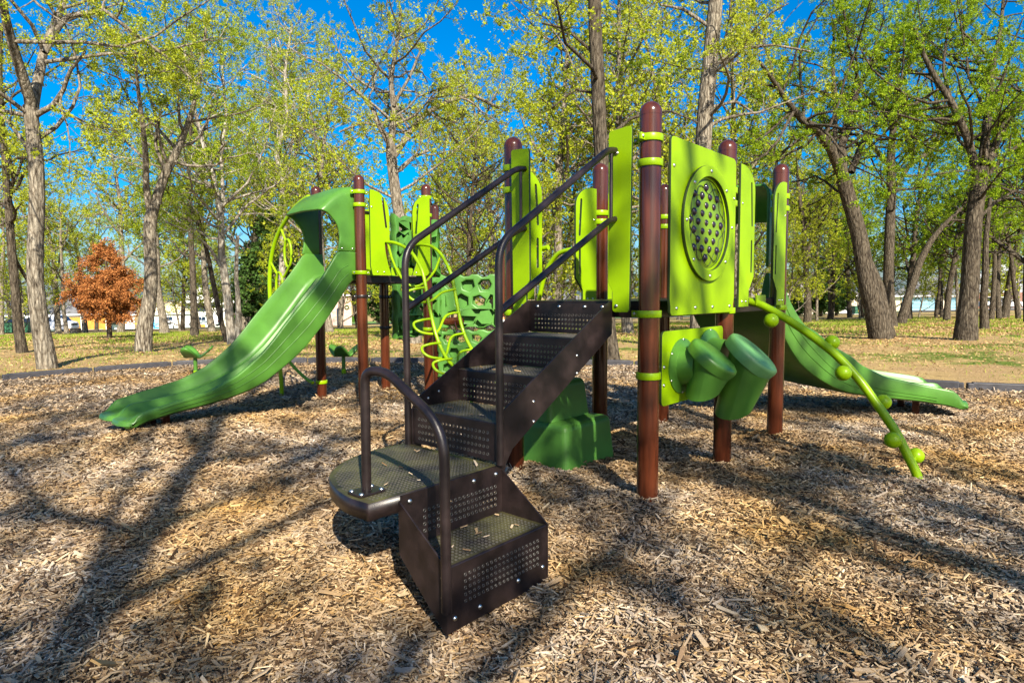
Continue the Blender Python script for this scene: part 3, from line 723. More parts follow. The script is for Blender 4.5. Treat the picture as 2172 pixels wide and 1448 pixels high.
# pebble climbing walls
def pebble(o, ux, un, w, z0, z1, seed):
    rr = random.Random(seed); nx, nz = max(3, round(w/.235)), max(3, round((z1-z0)/.225)); px, pz = w/nx, (z1-z0)/nz
    jit = {}
    def nd(i, j):
        if (i, j) not in jit: jit[(i, j)] = (rr.uniform(-.03, .03), rr.uniform(-.03, .03))
        return jit[(i, j)]
    fr, thr = [], []
    for j in range(-1, nz+1):
        for i in range(-1, nx+1):
            cx = (i+.5+(.5 if j % 2 else 0))*px+rr.uniform(-.035, .035); cz = z0+(j+.5)*pz+rr.uniform(-.015, .015)
            r_ = .50*min(px, pz)*rr.uniform(.95, 1.12); ns = rr.choice((5, 6, 6)); a0 = rr.uniform(0, 6.28)
            hx = [(cx+r_*math.cos(a0+2*math.pi*k/ns)*rr.uniform(.9, 1.08), cz+r_*math.sin(a0+2*math.pi*k/ns)*rr.uniform(.9, 1.08)) for k in range(ns)]
            mg = .04; hx = [(min(w-mg, max(mg, x)), min(z1-mg, max(z0+mg, z))) for x, z in hx]; hx2 = []
            for p_ in hx:
                if not hx2 or math.hypot(p_[0]-hx2[-1][0], p_[1]-hx2[-1][1]) > .012: hx2.append(p_)
            if len(hx2) > 2 and math.hypot(hx2[0][0]-hx2[-1][0], hx2[0][1]-hx2[-1][1]) < .012: hx2.pop()
            if len(hx2) < 4: continue
            ar = abs(sum(hx2[k][0]*hx2[k-1][1]-hx2[k-1][0]*hx2[k][1] for k in range(len(hx2))))/2
            if ar < .0035: continue
            fr.append(hx2); mx, mz = np.mean(hx2, 0)
            if ar > .008 and rr.random() < .7: thr.append([(mx+(x-mx)*.68, mz+(z-mz)*.68) for x, z in hx2])
    def edge(p, q, n, ax):
        out = []
        for k in range(n):
            t0 = k/n; a = np.array(p)*(1-t0)+np.array(q)*t0
            out += [tuple(a), tuple(np.array(p)*(1-t0-.3/n)+np.array(q)*(t0+.3/n)), tuple(np.array(p)*(1-t0-.45/n)+np.array(q)*(t0+.45/n)+np.array(ax)*rr.uniform(.03, .06)), tuple(np.array(p)*(1-t0-.75/n)+np.array(q)*(t0+.75/n)+np.array(ax)*rr.uniform(.02, .06))]
        return out
    outl = edge((0, z0), (w, z0), nx, (0, .8))+edge((w, z0), (w, z1), nz, (-.3, 0))+edge((w, z1), (0, z1), nx, (0, -.8))+edge((0, z1), (0, z0), nz, (.3, 0))
    fa = plate('climbing_panel', M['green_dark'], outl, fr, np.asarray(o)+np.asarray(un)*.05, ux, un, .10, tower2, .02)
    plate('backing', M['green_dark'], outl, thr, np.asarray(o)-np.asarray(un)*.01, ux, un, .025, fa, .006)
u1 = (P7-P11)/np.linalg.norm(P7-P11); n1 = np.cross(u1, Z); n1 = n1 if n1[1] < 0 else -n1
pebble(P11+u1*.09, u1, n1, .78, .82, 1.54, 3); pebble(P11+u1*.04, u1, n1, .86, .12, .76, 5)
u2 = (P11-P12); u2 = u2/np.linalg.norm(u2); n2 = np.cross(u2, Z); n2 = n2 if n2[1] < 0 else -n2
wA = np.linalg.norm(P11-P12)
pebble(P12+u2*.10+n2*.05, u2, n2, wA-.16, 1.58, 2.30, 9); pebble(P12+u2*.10+n2*.05, u2, n2, wA-.16, .72, 1.50, 12)
# arm-crank station and warning sticker
mb = MB(); a = P11+Z*.885; b = a+np.array([.36, -.16, .01])
pts = [a*(1-t)+b*t for t in np.linspace(0, 1, 12)]; L = np.linalg.norm(b-a)
mb.tube(pts+[b+(b-a)/L*.03, b+(b-a)/L*.05], [.062]*12+[.05, .012], 18)
arm = mb.build('crank_housing', M['post'], tower2, sharp=60)
for s, dz in ((1, -.15), (-1, .12)):
    mb = MB(); h0 = b-np.array([.08, .06*s, 0]); h1 = h0+np.array([.05, -.05*s, dz]); mb.tube([h0, h1], .012, 8, mi=0)
    mb.lathe(h1+np.array([0, .01, 0]), (0.2, -1, 0), [(0, .02), (.02, .043), (.05, .046), (.07, .03), (.075, .001)], 18, mi=1)
    mb.build('hand_crank', [M['post'], M['black']], arm)
ps = Q(0, S, 0)
pl = P7+np.array([.03, -.0605, 0])
mb = MB(); cpos = P7+Z*.88
def wrap(z0, z1, mi, rr_=r2+.0015, a0=-2.1, a1=-.9):
    th = np.linspace(a0, a1, 8); mb.grid([[cpos*[1, 1, 0]+np.array([rr_*math.cos(t), rr_*math.sin(t), z]) for t in th] for z in (z0, z1)], mi)
wrap(.80, .95, 0); wrap(.922, .946, 1, r2+.0025)
for k in range(7): wrap(.812+k*.015, .818+k*.015, 2, r2+.0025, -2.0, -1.05-.1*(k % 3))
mb.build('warning_sticker', [M['sticker'], M['orange_ink'], M['ink']], k9['f'])

# ---------------------------------------------------------------- green moulded step block
stp = MB()
def tier(d0, d1, e0, e1, z0, z1, tp=.04):
    b = [Q(d0, e0, z0), Q(d1, e0, z0), Q(d1, e1, z0), Q(d0, e1, z0)]; t = [Q(d0+tp, e0+tp, z1), Q(d1-tp, e0+tp, z1), Q(d1-tp, e1, z1), Q(d0+tp, e1, z1)]
    stp.add(b+t, [(0, 1, 5, 4), (1, 2, 6, 5), (2, 3, 7, 6), (3, 0, 4, 7), (4, 5, 6, 7)])
tier(.20, .86, .76, 1.55, -.1, .335, .035); tier(.27, .78, .955, 1.55, .33, .62, .03); tier(.32, .72, 1.10, 1.55, .615, .90, .03)
sb = stp.build('step_block', M['green_dark'], None, bevel=.045)
tag(sb, 'green moulded plastic step block standing under the deck behind the steel stairs', 'step climber')

# ---------------------------------------------------------------- leaf seats on stalks
def seat(p, hz, rot, label):
    t = thing('leaf_seat', p, label, 'stool', 'leaf seats on stalks beside the bed edge'); p = np.asarray(p, float)
    mb = MB(); mb.lathe(p-Z*.2, Z, [(0, .037), (hz-.02, .037)], 16); mb.build('stalk', M['lime'], t)
    mb = MB(); mb.lathe(p+Z*(hz-.22), Z, [(0, .03), (.20, .03), (.215, .05)], 16); mb.build('neck', M['green'], t)
    rows = []
    for i, a in enumerate(np.linspace(0, 2*math.pi, 49)):
        lobes = .5+.5*math.cos(3*(a-rot)); rr_ = .15+.12*lobes
        rows.append([p+np.array([q*rr_*math.cos(a), q*rr_*math.sin(a), hz+(.17*lobes)*q**2.0]) for q in np.linspace(0.02, 1, 9)])
    mb = MB(); mb.grid(rows); mb.build('seat', M['green'], t, solid=.03)
seat((-5.13, 10.08, 0), .30, .35, 'green leaf seat on a lime stalk, beside the tall bark trunk beyond the double slide')
seat((-2.75, 10.15, 0), .30, -math.pi/2+.05, 'green three-lobed leaf seat on a lime stalk, seen between the brown posts')
# ------------------------------------------------------------------ ground
def nodes(m): return m.node_tree.nodes, m.node_tree.links
def ground_mat():
    m = bpy.data.materials.new('park_ground'); m.use_nodes = True; n, l = nodes(m); b = n["Principled BSDF"]
    b.inputs["Roughness"].default_value = .95; b.inputs["Specular IOR Level"].default_value = .1
    tc = n.new("ShaderNodeTexCoord")
    def noise(sc, det=6, rough=.6):
        q = n.new("ShaderNodeTexNoise"); q.inputs["Scale"].default_value = sc; q.inputs["Detail"].default_value = det; q.inputs["Roughness"].default_value = rough
        l.new(tc.outputs["Object"], q.inputs["Vector"]); return q
    def ramp(src, stops):
        r = n.new("ShaderNodeValToRGB"); e = r.color_ramp.elements
        for i, (p, c) in enumerate(stops):
            q = e[0] if i == 0 else (e[-1] if i == len(stops)-1 else e.new(p)); q.position = p; q.color = (*c, 1)
        l.new(src, r.inputs["Fac"]); return r
    earth = ramp(noise(3.5, 8, .7).outputs["Fac"], [(.3, (.19, .13, .055)), (.5, (.38, .27, .11)), (.7, (.50, .365, .16))])
    litter = ramp(noise(26, 6, .75).outputs["Fac"], [(.32, (.10, .06, .03)), (.5, (.32, .21, .095)), (.66, (.58, .42, .22))])
    green = ramp(noise(14, 6, .7).outputs["Fac"], [(.3, (.045, .075, .012)), (.55, (.11, .16, .022)), (.75, (.22, .25, .05))])
    f1 = ramp(noise(.55, 5, .65).outputs["Fac"], [(.42, (0, 0, 0)), (.60, (1, 1, 1))])
    f2 = ramp(noise(.38, 6, .7).outputs["Fac"], [(.52, (0, 0, 0)), (.60, (1, 1, 1))])
    def mix(a, c, f):
        x = n.new("ShaderNodeMix"); x.data_type = 'RGBA'; l.new(f, x.inputs["Factor"]); l.new(a, x.inputs["A"]); l.new(c, x.inputs["B"]); return x.outputs["Result"]
    c = mix(earth.outputs[0], litter.outputs[0], f1.outputs[0]); c = mix(c, green.outputs[0], f2.outputs[0])
    l.new(c, b.inputs["Base Color"])
    bp = n.new("ShaderNodeBump"); bp.inputs["Strength"].default_value = .8; bp.inputs["Distance"].default_value = .05
    l.new(noise(40, 6, .7).outputs["Fac"], bp.inputs["Height"]); l.new(bp.outputs["Normal"], b.inputs["Normal"])
    return m
def bed_mat():
    m = bpy.data.materials.new('mulch_base'); m.use_nodes = True; n, l = nodes(m); b = n["Principled BSDF"]
    b.inputs["Roughness"].default_value = .95; b.inputs["Specular IOR Level"].default_value = .1
    tc = n.new("ShaderNodeTexCoord"); q = n.new("ShaderNodeTexNoise"); q.inputs["Scale"].default_value = 1.2; q.inputs["Detail"].default_value = 3
    l.new(tc.outputs["Object"], q.inputs["Vector"])
    ad = n.new("ShaderNodeVectorMath"); ad.operation = 'MULTIPLY_ADD'; l.new(q.outputs["Color"], ad.inputs[0]); ad.inputs[1].default_value = (1.4, 1.4, 0); l.new(tc.outputs["Object"], ad.inputs[2])
    v = n.new("ShaderNodeTexVoronoi"); v.inputs["Scale"].default_value = 38; l.new(ad.outputs[0], v.inputs["Vector"])
    r = n.new("ShaderNodeValToRGB"); e = r.color_ramp.elements; e[0].position = 0; e[1].position = 1
    e[0].color = (.10, .068, .042, 1); e[1].color = (.46, .38, .28, 1)
    for p, c in ((.3, (.22, .16, .10)), (.55, (.34, .26, .17)), (.8, (.30, .25, .20))): x = e.new(p); x.color = (*c, 1)
    l.new(v.outputs["Color"], r.inputs["Fac"]); l.new(r.outputs["Color"], b.inputs["Base Color"])
    bp = n.new("ShaderNodeBump"); bp.inputs["Strength"].default_value = 1; bp.inputs["Distance"].default_value = .03
    l.new(v.outputs["Distance"], bp.inputs["Height"]); l.new(bp.outputs["Normal"], b.inputs["Normal"])
    return m
bed_x = np.array([p[0] for p in BED_EDGE]); bed_y = np.array([p[1] for p in BED_EDGE])
def in_bed(x, y):
    """inside the play bed: nearer than the edging"""
    x = np.asarray(x, float); return np.asarray(y) < np.interp(x, bed_x, bed_y, left=bed_y[0]-2, right=bed_y[-1]-1)
# lawn sheet out to the horizon
ys = np.concatenate([np.arange(-30, 8, 2.0), np.arange(8, 40, .6), np.arange(40, 140, 3), [150, 180, 240, 400, 900]])
xs = np.concatenate([[-900, -400, -240, -160], np.arange(-120, -20, 5), np.arange(-20, 20, .6), np.arange(20, 125, 5), [160, 240, 400, 900]])
X, Y = np.meshgrid(xs, ys); Zg = terrain(X, Y); Zg = np.where(Y < 9, np.where(in_bed(X, Y+.15), -.14, Zg), Zg)
Zg = np.where(in_bed(X, Y+.25), -.16, Zg)
mb = MB(); mb.grid(np.stack([X, Y, Zg], -1)); lawn = struct(mb.build('lawn', ground_mat()))
# wood-chip bed
xb = np.arange(-12, 12.01, .10); tb = np.concatenate([np.linspace(0, 1, 120)])
rows = []
for t in tb:
    ytop = np.interp(xb, bed_x, bed_y, left=bed_y[0]-1.5, right=bed_y[-1]-.6)
    y = -14+(ytop+14)*(1-(1-t)**1.6)
    rows.append(np.stack([xb, y, bed_z(xb, y)-.012], -1))
mb = MB(); mb.grid(rows); bed = struct(mb.build('wood_chip_bed', bed_mat())); bed.name = 'mulch_ground'

def chip_mat():
    m = bpy.data.materials.new('wood_chip'); m.use_nodes = True; n, l = nodes(m); b = n["Principled BSDF"]
    b.inputs["Roughness"].default_value = .85; b.inputs["Specular IOR Level"].default_value = .2
    ge = n.new("ShaderNodeNewGeometry"); r = n.new("ShaderNodeValToRGB"); l.new(ge.outputs["Random Per Island"], r.inputs["Fac"])
    stops = [(.0, (.03, .02, .013)), (.13, (.085, .056, .035)), (.28, (.22, .165, .115)), (.42, (.37, .30, .22)), (.56, (.32, .285, .25)), (.70, (.46, .40, .33)), (.83, (.36, .265, .14)), (.93, (.55, .485, .39)), (1.0, (.66, .60, .50))]
    e = r.color_ramp.elements
    for i, (p, c) in enumerate(stops):
        q = e[0] if i == 0 else (e[-1] if i == len(stops)-1 else e.new(p)); q.position = p; q.color = (*c, 1)
    tc = n.new("ShaderNodeTexCoord"); nz = n.new("ShaderNodeTexNoise"); nz.inputs["Scale"].default_value = 1.0; nz.inputs["Detail"].default_value = 4
    l.new(tc.outputs["Object"], nz.inputs["Vector"])
    r2_ = n.new("ShaderNodeValToRGB"); r2_.color_ramp.elements[0].position = .40; r2_.color_ramp.elements[1].position = .66
    r2_.color_ramp.elements[0].color = (1, .97, .92, 1); r2_.color_ramp.elements[1].color = (1.06, .82, .42, 1)
    l.new(nz.outputs["Fac"], r2_.inputs["Fac"])
    mx = n.new("ShaderNodeMix"); mx.data_type = 'RGBA'; mx.blend_type = 'MULTIPLY'; mx.inputs["Factor"].default_value = 1
    l.new(r.outputs["Color"], mx.inputs["A"]); l.new(r2_.outputs["Color"], mx.inputs["B"])
    n4 = n.new("ShaderNodeTexNoise"); n4.inputs["Scale"].default_value = 2.3; n4.inputs["Detail"].default_value = 5; l.new(tc.outputs["Object"], n4.inputs["Vector"])
    r4 = n.new("ShaderNodeValToRGB"); r4.color_ramp.elements[0].position = .36; r4.color_ramp.elements[1].position = .60; r4.color_ramp.elements[0].color = (.80, .76, .73, 1); r4.color_ramp.elements[1].color = (1.08, 1.08, 1.08, 1); l.new(n4.outputs["Fac"], r4.inputs["Fac"])
    m4 = n.new("ShaderNodeMix"); m4.data_type = 'RGBA'; m4.blend_type = 'MULTIPLY'; m4.inputs["Factor"].default_value = 1
    l.new(mx.outputs["Result"], m4.inputs["A"]); l.new(r4.outputs["Color"], m4.inputs["B"]); mx = m4
    n3 = n.new("ShaderNodeTexNoise"); n3.inputs["Scale"].default_value = 120; n3.inputs["Detail"].default_value = 3; l.new(tc.outputs["Object"], n3.inputs["Vector"])
    r3 = n.new("ShaderNodeValToRGB"); r3.color_ramp.elements[0].color = (.6, .57, .53, 1); r3.color_ramp.elements[1].color = (1.12, 1.1, 1.08, 1); l.new(n3.outputs["Fac"], r3.inputs["Fac"])
    m2 = n.new("ShaderNodeMix"); m2.data_type = 'RGBA'; m2.blend_type = 'MULTIPLY'; m2.inputs["Factor"].default_value = 1
    l.new(mx.outputs["Result"], m2.inputs["A"]); l.new(r3.outputs["Color"], m2.inputs["B"]); l.new(m2.outputs["Result"], b.inputs["Base Color"])
    return m
def fast_mesh(name, V, F, mats, smooth=False):
    """V (n,3), F (m,4) or (m,3) numpy"""
    me = bpy.data.meshes.new(name); k = F.shape[1]
    me.vertices.add(len(V)); me.vertices.foreach_set("co", np.ascontiguousarray(V, dtype=np.float32).ravel())
    me.loops.add(F.size); me.loops.foreach_set("vertex_index", np.ascontiguousarray(F, dtype=np.int32).ravel())
    me.polygons.add(len(F)); me.polygons.foreach_set("loop_start", np.arange(0, F.size, k, dtype=np.int32))
    try: me.polygons.foreach_set("loop_total", np.full(len(F), k, dtype=np.int32))
    except Exception: pass
    for m in (mats if isinstance(mats, (list, tuple)) else [mats]): me.materials.append(m)
    me.polygons.foreach_set("use_smooth", np.full(len(F), smooth)); me.update(calc_edges=True)
    return me
def scatter_view(y0, y1, dens, margin=.4):
    """random ground points of the bed inside (and a little round) the picture"""
    n = int(dens*1.9*(y1*y1-y0*y0)*.5)
    y = np.sqrt(rng.uniform(y0*y0, y1*y1, n)); x = rng.uniform(-1, 1, n)*(y*.86+margin); return x, y
def chips(x, y, ln, wd, th, lift, solid=True):
    n = len(x); a = rng.uniform(0, 2*np.pi, n); tilt = rng.normal(0, .24, n); roll = rng.normal(0, .42, n)
    L = ln*rng.lognormal(0, .38, n); Wd = wd*rng.lognormal(0, .35, n); T = th*rng.uniform(.5, 1.4, n)
    ux = np.stack([np.cos(a)*np.cos(tilt), np.sin(a)*np.cos(tilt), np.sin(tilt)], 1)
    uy0 = np.stack([-np.sin(a), np.cos(a), np.zeros(n)], 1); uz0 = np.cross(ux, uy0)
    uy = uy0*np.cos(roll)[:, None]+uz0*np.sin(roll)[:, None]; uz = np.cross(ux, uy)
    c = np.stack([x, y, bed_z(x, y)+lift*rng.uniform(0, 1, n)+np.abs(np.sin(tilt))*L*.35], 1)
    t1, t2 = rng.uniform(.35, 1, n), rng.uniform(.35, 1, n); sk = rng.normal(0, .12, n)
    cr = []
    for s, tw in ((-1, t1), (1, t2)):
        for q in (-1, 1): cr.append(c+ux*(s*L/2*(1+q*sk))[:, None]+uy*(q*Wd/2*tw)[:, None])
    p = np.stack([cr[0], cr[2], cr[3], cr[1]], 1)          # quad ring
    if not solid: return p.reshape(-1, 3), (np.arange(n*4).reshape(n, 4))
    top = p+(uz*(T/2)[:, None])[:, None, :]; bot = p-(uz*(T/2)[:, None])[:, None, :]
    V = np.concatenate([top, bot], 1).reshape(-1, 3); b = np.arange(n)[:, None]*8
    F = np.concatenate([b+np.array(f) for f in ((0, 1, 2, 3), (0, 4, 5, 1), (1, 5, 6, 2), (2, 6, 7, 3), (3, 7, 4, 0))], 0)
    return V, F
Vs, Fs, nn = [], [], 0
for y0, y1, dens, ln, wd, th, lift, solid in ((1.5, 2.9, 9000, .026, .0075, .0035, .024, True), (1.5, 4.2, 9000, .012, .0028, .002, .026, False), (2.9, 4.4, 8000, .029, .0085, .004, .024, True), (4.4, 6.8, 4400, .033, .010, .0045, .022, True), (6.8, 12.2, 1700, .042, .014, .005, .02, False)):
    x, y = scatter_view(y0, y1, dens)
    k = in_bed(x, y+.03); V, F = chips(x[k], y[k], ln, wd, th, lift, solid); Vs.append(V); Fs.append(F+nn); nn += len(V)
x, y = scatter_view(1.5, 5.5, 110); k = in_bed(x, y); V, F = chips(x[k], y[k], .055, .015, .006, .03); Vs.append(V); Fs.append(F+nn); nn += len(V)
for (da, db, ea, eb, zz, m_) in ((-1.66, -1.12, -.06, .17, .213, 11), (-1.7, -1.15, .25, .75, .449, 9), (-1.06, -.78, .25, .8, .653, 8), (-.72, -.45, .25, .8, .841, 6)):
    V, F = chips(np.zeros(m_), np.zeros(m_), .030, .009, .004, .0); dd = rng.uniform(da, db, m_); ee = rng.uniform(ea, eb, m_)
    cc = np.array([Q(a_, b_, zz+.006) for a_, b_ in zip(dd, ee)])-np.array([0, 0, float(bed_z(0., 0.))]); Vs.append(V+np.repeat(cc, 8, 0)); Fs.append(F+nn); nn += len(V)
ch = link('wood_chips', fast_mesh('wood_chips', np.concatenate(Vs), np.concatenate(Fs), chip_mat()))
tag(ch, 'loose tan and grey wood chips spread thick over the play bed', 'wood chips', None, 'stuff')
# leaf litter and grass blades on the lawn
def lawn_points(y0, y1, n):
    y = np.sqrt(rng.uniform(y0*y0, y1*y1, n)); x = rng.uniform(-1, 1, n)*(y*.9+1); k = ~in_bed(x, y-.12); return x[k], y[k]
def pat(x, y, sc, ph):
    return (np.sin(x*sc+ph)*np.sin(y*sc*.8+ph*2)+np.sin(x*sc*2.3+y*sc*1.1+ph*3)*.6+np.sin(y*sc*2.9-x*sc*1.7+ph)*.4)/2
x, y = lawn_points(7, 45, 210000); w = pat(x, y, .55, 1.7); k = (w > rng.uniform(-.25, .7, len(x))) | (rng.random(len(x)) < .06); x, y = x[k], y[k]
n = len(x); a = rng.uniform(0, 6.283, n); h = rng.uniform(.035, .085, n)*np.clip(y/16, .8, 1.6); wd = .006*np.clip(y/9, 1, 3.5)
p = np.stack([x, y, terrain(x, y)-.005], 1); dx = np.stack([np.cos(a), np.sin(a), 0*a], 1)*wd[:, None]; tp = np.stack([rng.normal(0, .025, n), rng.normal(0, .025, n), h], 1)
V = np.stack([p-dx, p+dx, p+tp], 1).reshape(-1, 3)
M['grass'] = leafmat('grass_blade', [(.10, .17, .014), (.17, .26, .02), (.26, .33, .035), (.38, .36, .10)], .35)
go = link('grass', fast_mesh('grass', V, np.arange(n*3).reshape(n, 3), M['grass'])); tag(go, 'short spring grass growing in patches between the trees', 'grass', None, 'stuff')
x, y = lawn_points(8, 48, 260000); w = -pat(x, y, .5, .6); k = w > rng.uniform(-.75, .5, len(x)); x, y = x[k], y[k]; n = len(x)
a = rng.uniform(0, 6.283, n); sz = rng.uniform(.016, .034, n)*np.clip(y/14, .8, 2.0)
ux = np.stack([np.cos(a), np.sin(a), rng.normal(0, .3, n)], 1); uy = np.stack([-np.sin(a), np.cos(a), rng.normal(0, .4, n)], 1)*.6
p = np.stack([x, y, terrain(x, y)+.012], 1)
V = np.stack([p-ux*sz[:, None], p-uy*sz[:, None], p+ux*sz[:, None], p+uy*sz[:, None]], 1).reshape(-1, 3)
M['litter'] = leafmat('dry_leaf', [(.13, .07, .03), (.28, .165, .07), (.42, .27, .115), (.52, .37, .18), (.34, .21, .09)], .15)
lo_ = link('fallen_leaves', fast_mesh('fallen_leaves', V, np.arange(n*4).reshape(n, 4), M['litter'])); tag(lo_, 'dry tan oak leaves strewn over the lawn', 'fallen leaves', None, 'stuff')

# ------------------------------------------------------------------ edging timbers of the bed
seg = []; cum = np.concatenate([[0], np.cumsum(np.hypot(np.diff(bed_x), np.diff(bed_y)))])
tpos = np.arange(.02, cum[-1], 1.225)
names_ = ['running from the frame border past the nearest light-barked trunk', 'between the nearest light-barked trunk and the tilted leaf seat', 'behind the tilted leaf seat', 'just behind the middle of the hooded double slide', 'behind the three-lobed leaf seat', 'seen between the two brown posts right of the three-lobed seat',
          'behind the loop ladder', 'behind the pebble climbing wall', 'at the foot of the tall dark oak behind the steel stairs', 'behind the thick front post', 'behind the green drums', 'under the middle of the curved slide', 'just beyond the lip of the curved slide', 'reaching the frame border past the curved slide']
for i in range(len(tpos)-1):
    p, q = [np.array([np.interp(t, cum, bed_x), np.interp(t, cum, bed_y), 0]) for t in (tpos[i]+.015, tpos[i+1]-.02)]
    u = (q-p); L = np.linalg.norm(u); u = u/L; v = np.cross(Z, u)
    mb = MB(); c = (p+q)/2+Z*.03
    mb.box(c, (L/2-.05, .045, .075), (u, v, Z)); mb.box(p+u*.03+Z*.025, (.035, .05, .068), (u, v, Z)); mb.box(q-u*.03+Z*.025, (.03, .038, .068), (u, v, Z))
    o = mb.build('edging_timber', M['timber'], None, bevel=.012)
    tag(o, 'dark plastic edging timber, '+names_[min(i, len(names_)-1)], 'edging', 'plastic edging timbers round the wood chips')
# ------------------------------------------------------------------ trees
def nrmz(v): return v/(np.linalg.norm(v, axis=-1, keepdims=True)+1e-9)
def tubes_np(P, Rr, k):
    """P (B,n,3), Rr (B,n) -> verts, quads"""
    B, n = P.shape[:2]; tan = nrmz(np.gradient(P, axis=1)); ref = np.where(np.abs(tan[..., 2:3]) < .9, np.array([0, 0, 1.0]), np.array([1.0, 0, 0]))
    a = nrmz(np.cross(tan, ref[:, :1].repeat(n, 1))); b = np.cross(tan, a)
    th = np.arange(k)*2*np.pi/k
    V = P[:, :, None]+Rr[:, :, None, None]*(np.cos(th)[None, None, :, None]*a[:, :, None]+np.sin(th)[None, None, :, None]*b[:, :, None])
    i = np.arange(B)[:, None, None]*n*k+np.arange(n-1)[None, :, None]*k; j = np.arange(k)[None, None]; j2 = (j+1) % k
    F = np.stack([i+j, i+j2, i+k+j2, i+k+j], -1).reshape(-1, 4)
    return V.reshape(-1, 3), F
def gen(g, st, dr, ln, r0, nseg, wob, up, tip=.3):
    B = len(st); P = np.empty((B, nseg+1, 3)); P[:, 0] = st; d = nrmz(dr)
    for i in range(nseg):
        d = nrmz(d+g.normal(0, wob, (B, 3))+np.array([0, 0, up])); P[:, i+1] = P[:, i]+d*(ln/nseg)[:, None]
    Rr = r0[:, None]*np.linspace(1, tip, nseg+1)[None]
    return P, Rr
def kids(g, P, Rr, per, t0, t1, spread):
    """per children on each polyline -> start, direction, parent radius there"""
    B, n = P.shape[:2]; t = g.uniform(t0, t1, (B, per))*(n-1); i = np.minimum(t.astype(int), n-2); f = t-i; bi = np.arange(B)[:, None]
    st = P[bi, i]*(1-f)[..., None]+P[bi, i+1]*f[..., None]; tg = nrmz(P[bi, i+1]-P[bi, i]); rr = Rr[bi, i]*(1-f)+Rr[bi, i+1]*f
    pr = g.normal(0, 1, st.shape); pr = nrmz(pr-(pr*tg).sum(-1, keepdims=True)*tg)
    d = nrmz(tg*(1-spread)+pr*spread)
    return st.reshape(-1, 3), d.reshape(-1, 3), rr.reshape(-1)
def resample(P, Rr, n):
    P = np.asarray(P, float); s = np.concatenate([[0], np.cumsum(np.linalg.norm(np.diff(P, axis=0), axis=1))]); q = np.linspace(0, s[-1], n)
    return np.stack([np.interp(q, s, P[:, i]) for i in range(3)], 1), np.interp(q, s, Rr), s[-1]
def leaves(g, C, size, flat=.0):
    n = len(C); u = nrmz(g.normal(0, 1, (n, 3))*np.array([1, 1, 1-flat])); w = g.normal(0, 1, (n, 3)); v = nrmz(np.cross(u, w)); s = size*g.lognormal(0, .3, n)
    p = C; V = np.stack([p-u*(s*.5)[:, None], p-v*(s*.33)[:, None], p+u*(s*.5)[:, None], p+v*(s*.33)[:, None]], 1)
    return V.reshape(-1, 3), np.arange(n*4).reshape(n, 4)
def tree_meshes(name, limbs, seed, mats, sc=1.0, den=1.0, leafsize=.085, nleaf=17, first=.0, l1=(1.2, 3.0), up=.10, minz=2.2, trunk_only_first=True, n2=8, n3=4):
    """limbs: list of (points, radii); returns trunk mesh and crown mesh"""
    g = np.random.default_rng(seed); TV, TF, nv = [], [], 0; S1, D1, R1 = [], [], []
    def put(P, Rr, k):
        nonlocal nv
        V, F = tubes_np(P, Rr, k); TV.append(V); TF.append(F+nv); nv += len(V)
    for li, (P, Rr) in enumerate(limbs):
        P, Rr, L = resample(P, Rr, max(14, int(len(P)*4)))
        # gentle irregularity of the wood
        k = np.linspace(0, 1, len(P)); wig = np.sin(k*9+seed+li)[:, None]*np.array([1, .6, 0])*Rr[:, None]*.22; P = P+wig*(k[:, None] > .02)
        if li == 0:
            V0 = np.minimum(1, (np.arange(len(Rr))/max(1, len(Rr)*.06))); Rr = Rr*(1+.42*(1-V0)**2.5)
        put(P[None], Rr[None], 14 if Rr.max() > .12 else 9)
        nb = max(2, int(L*2.7*den)); st, d, rr = kids(g, P[None], Rr[None], nb, .30 if (li == 0 and len(limbs) > 1) else .12, 1.0, .72)
        keep = st[:, 2]-terrain(st[:, 0]*0+P[0][0], P[0][1]+0*st[:, 0]) > minz if trunk_only_first else np.ones(len(st), bool)
        S1.append(st[keep]); D1.append(d[keep]); R1.append(rr[keep])
    st, d, rr = np.concatenate(S1), np.concatenate(D1), np.concatenate(R1); B = len(st)
    ln = g.uniform(*l1, B)*sc*np.clip(rr/.05, .55, 1.25)
    P1_, R1_ = gen(g, st, d, ln, np.minimum(rr*.55, .045*sc), 6, .22, up); put(P1_, R1_, 5)
    st, d, rr = kids(g, P1_, R1_, n2, .35, 1.0, .62); ln2 = g.uniform(.35, 1.0, len(st))*sc
    P2_, R2_ = gen(g, st, d, ln2, np.minimum(rr*.6, .014*sc), 4, .25, up*.7); put(P2_, R2_, 3)
    st, d, rr = kids(g, P2_, R2_, n3, .3, 1.0, .6); ln3 = g.uniform(.12, .40, len(st))*sc
    P3_, R3_ = gen(g, st, d, ln3, np.minimum(rr*.7, .007*sc), 2, .2, .05); put(P3_, R3_, 3)
    Cs = []
    for PP, m in ((P3_, nleaf), (P2_, max(1, nleaf//3))):
        if m <= 0: continue
        s_, _, _ = kids(g, PP, PP[..., 0]*0+1, m, .4, 1.0, .5); Cs.append(s_+g.normal(0, .032*sc, s_.shape))
    C = np.concatenate(Cs); V, F = leaves(g, C, leafsize)
    return fast_mesh(name+'_trunk', np.concatenate(TV), np.concatenate(TF), mats[0], True), fast_mesh(name+'_crown', V, F, mats[1])
def tree_obj(kind, loc, meshes, label, group=None, rot=0, sc=1.0, cat='tree', world=False):
    t = thing(kind, loc, label, cat, group); t.rotation_euler = (0, 0, rot); t.scale = (sc, sc, sc)
    for nm, me in zip(('trunk', 'crown'), meshes):
        if me is None: continue
        o = bpy.data.objects.new(nm, me); COL.objects.link(o); o.parent = t
        if world: o.location = tuple(-np.asarray(loc, float))
    return t
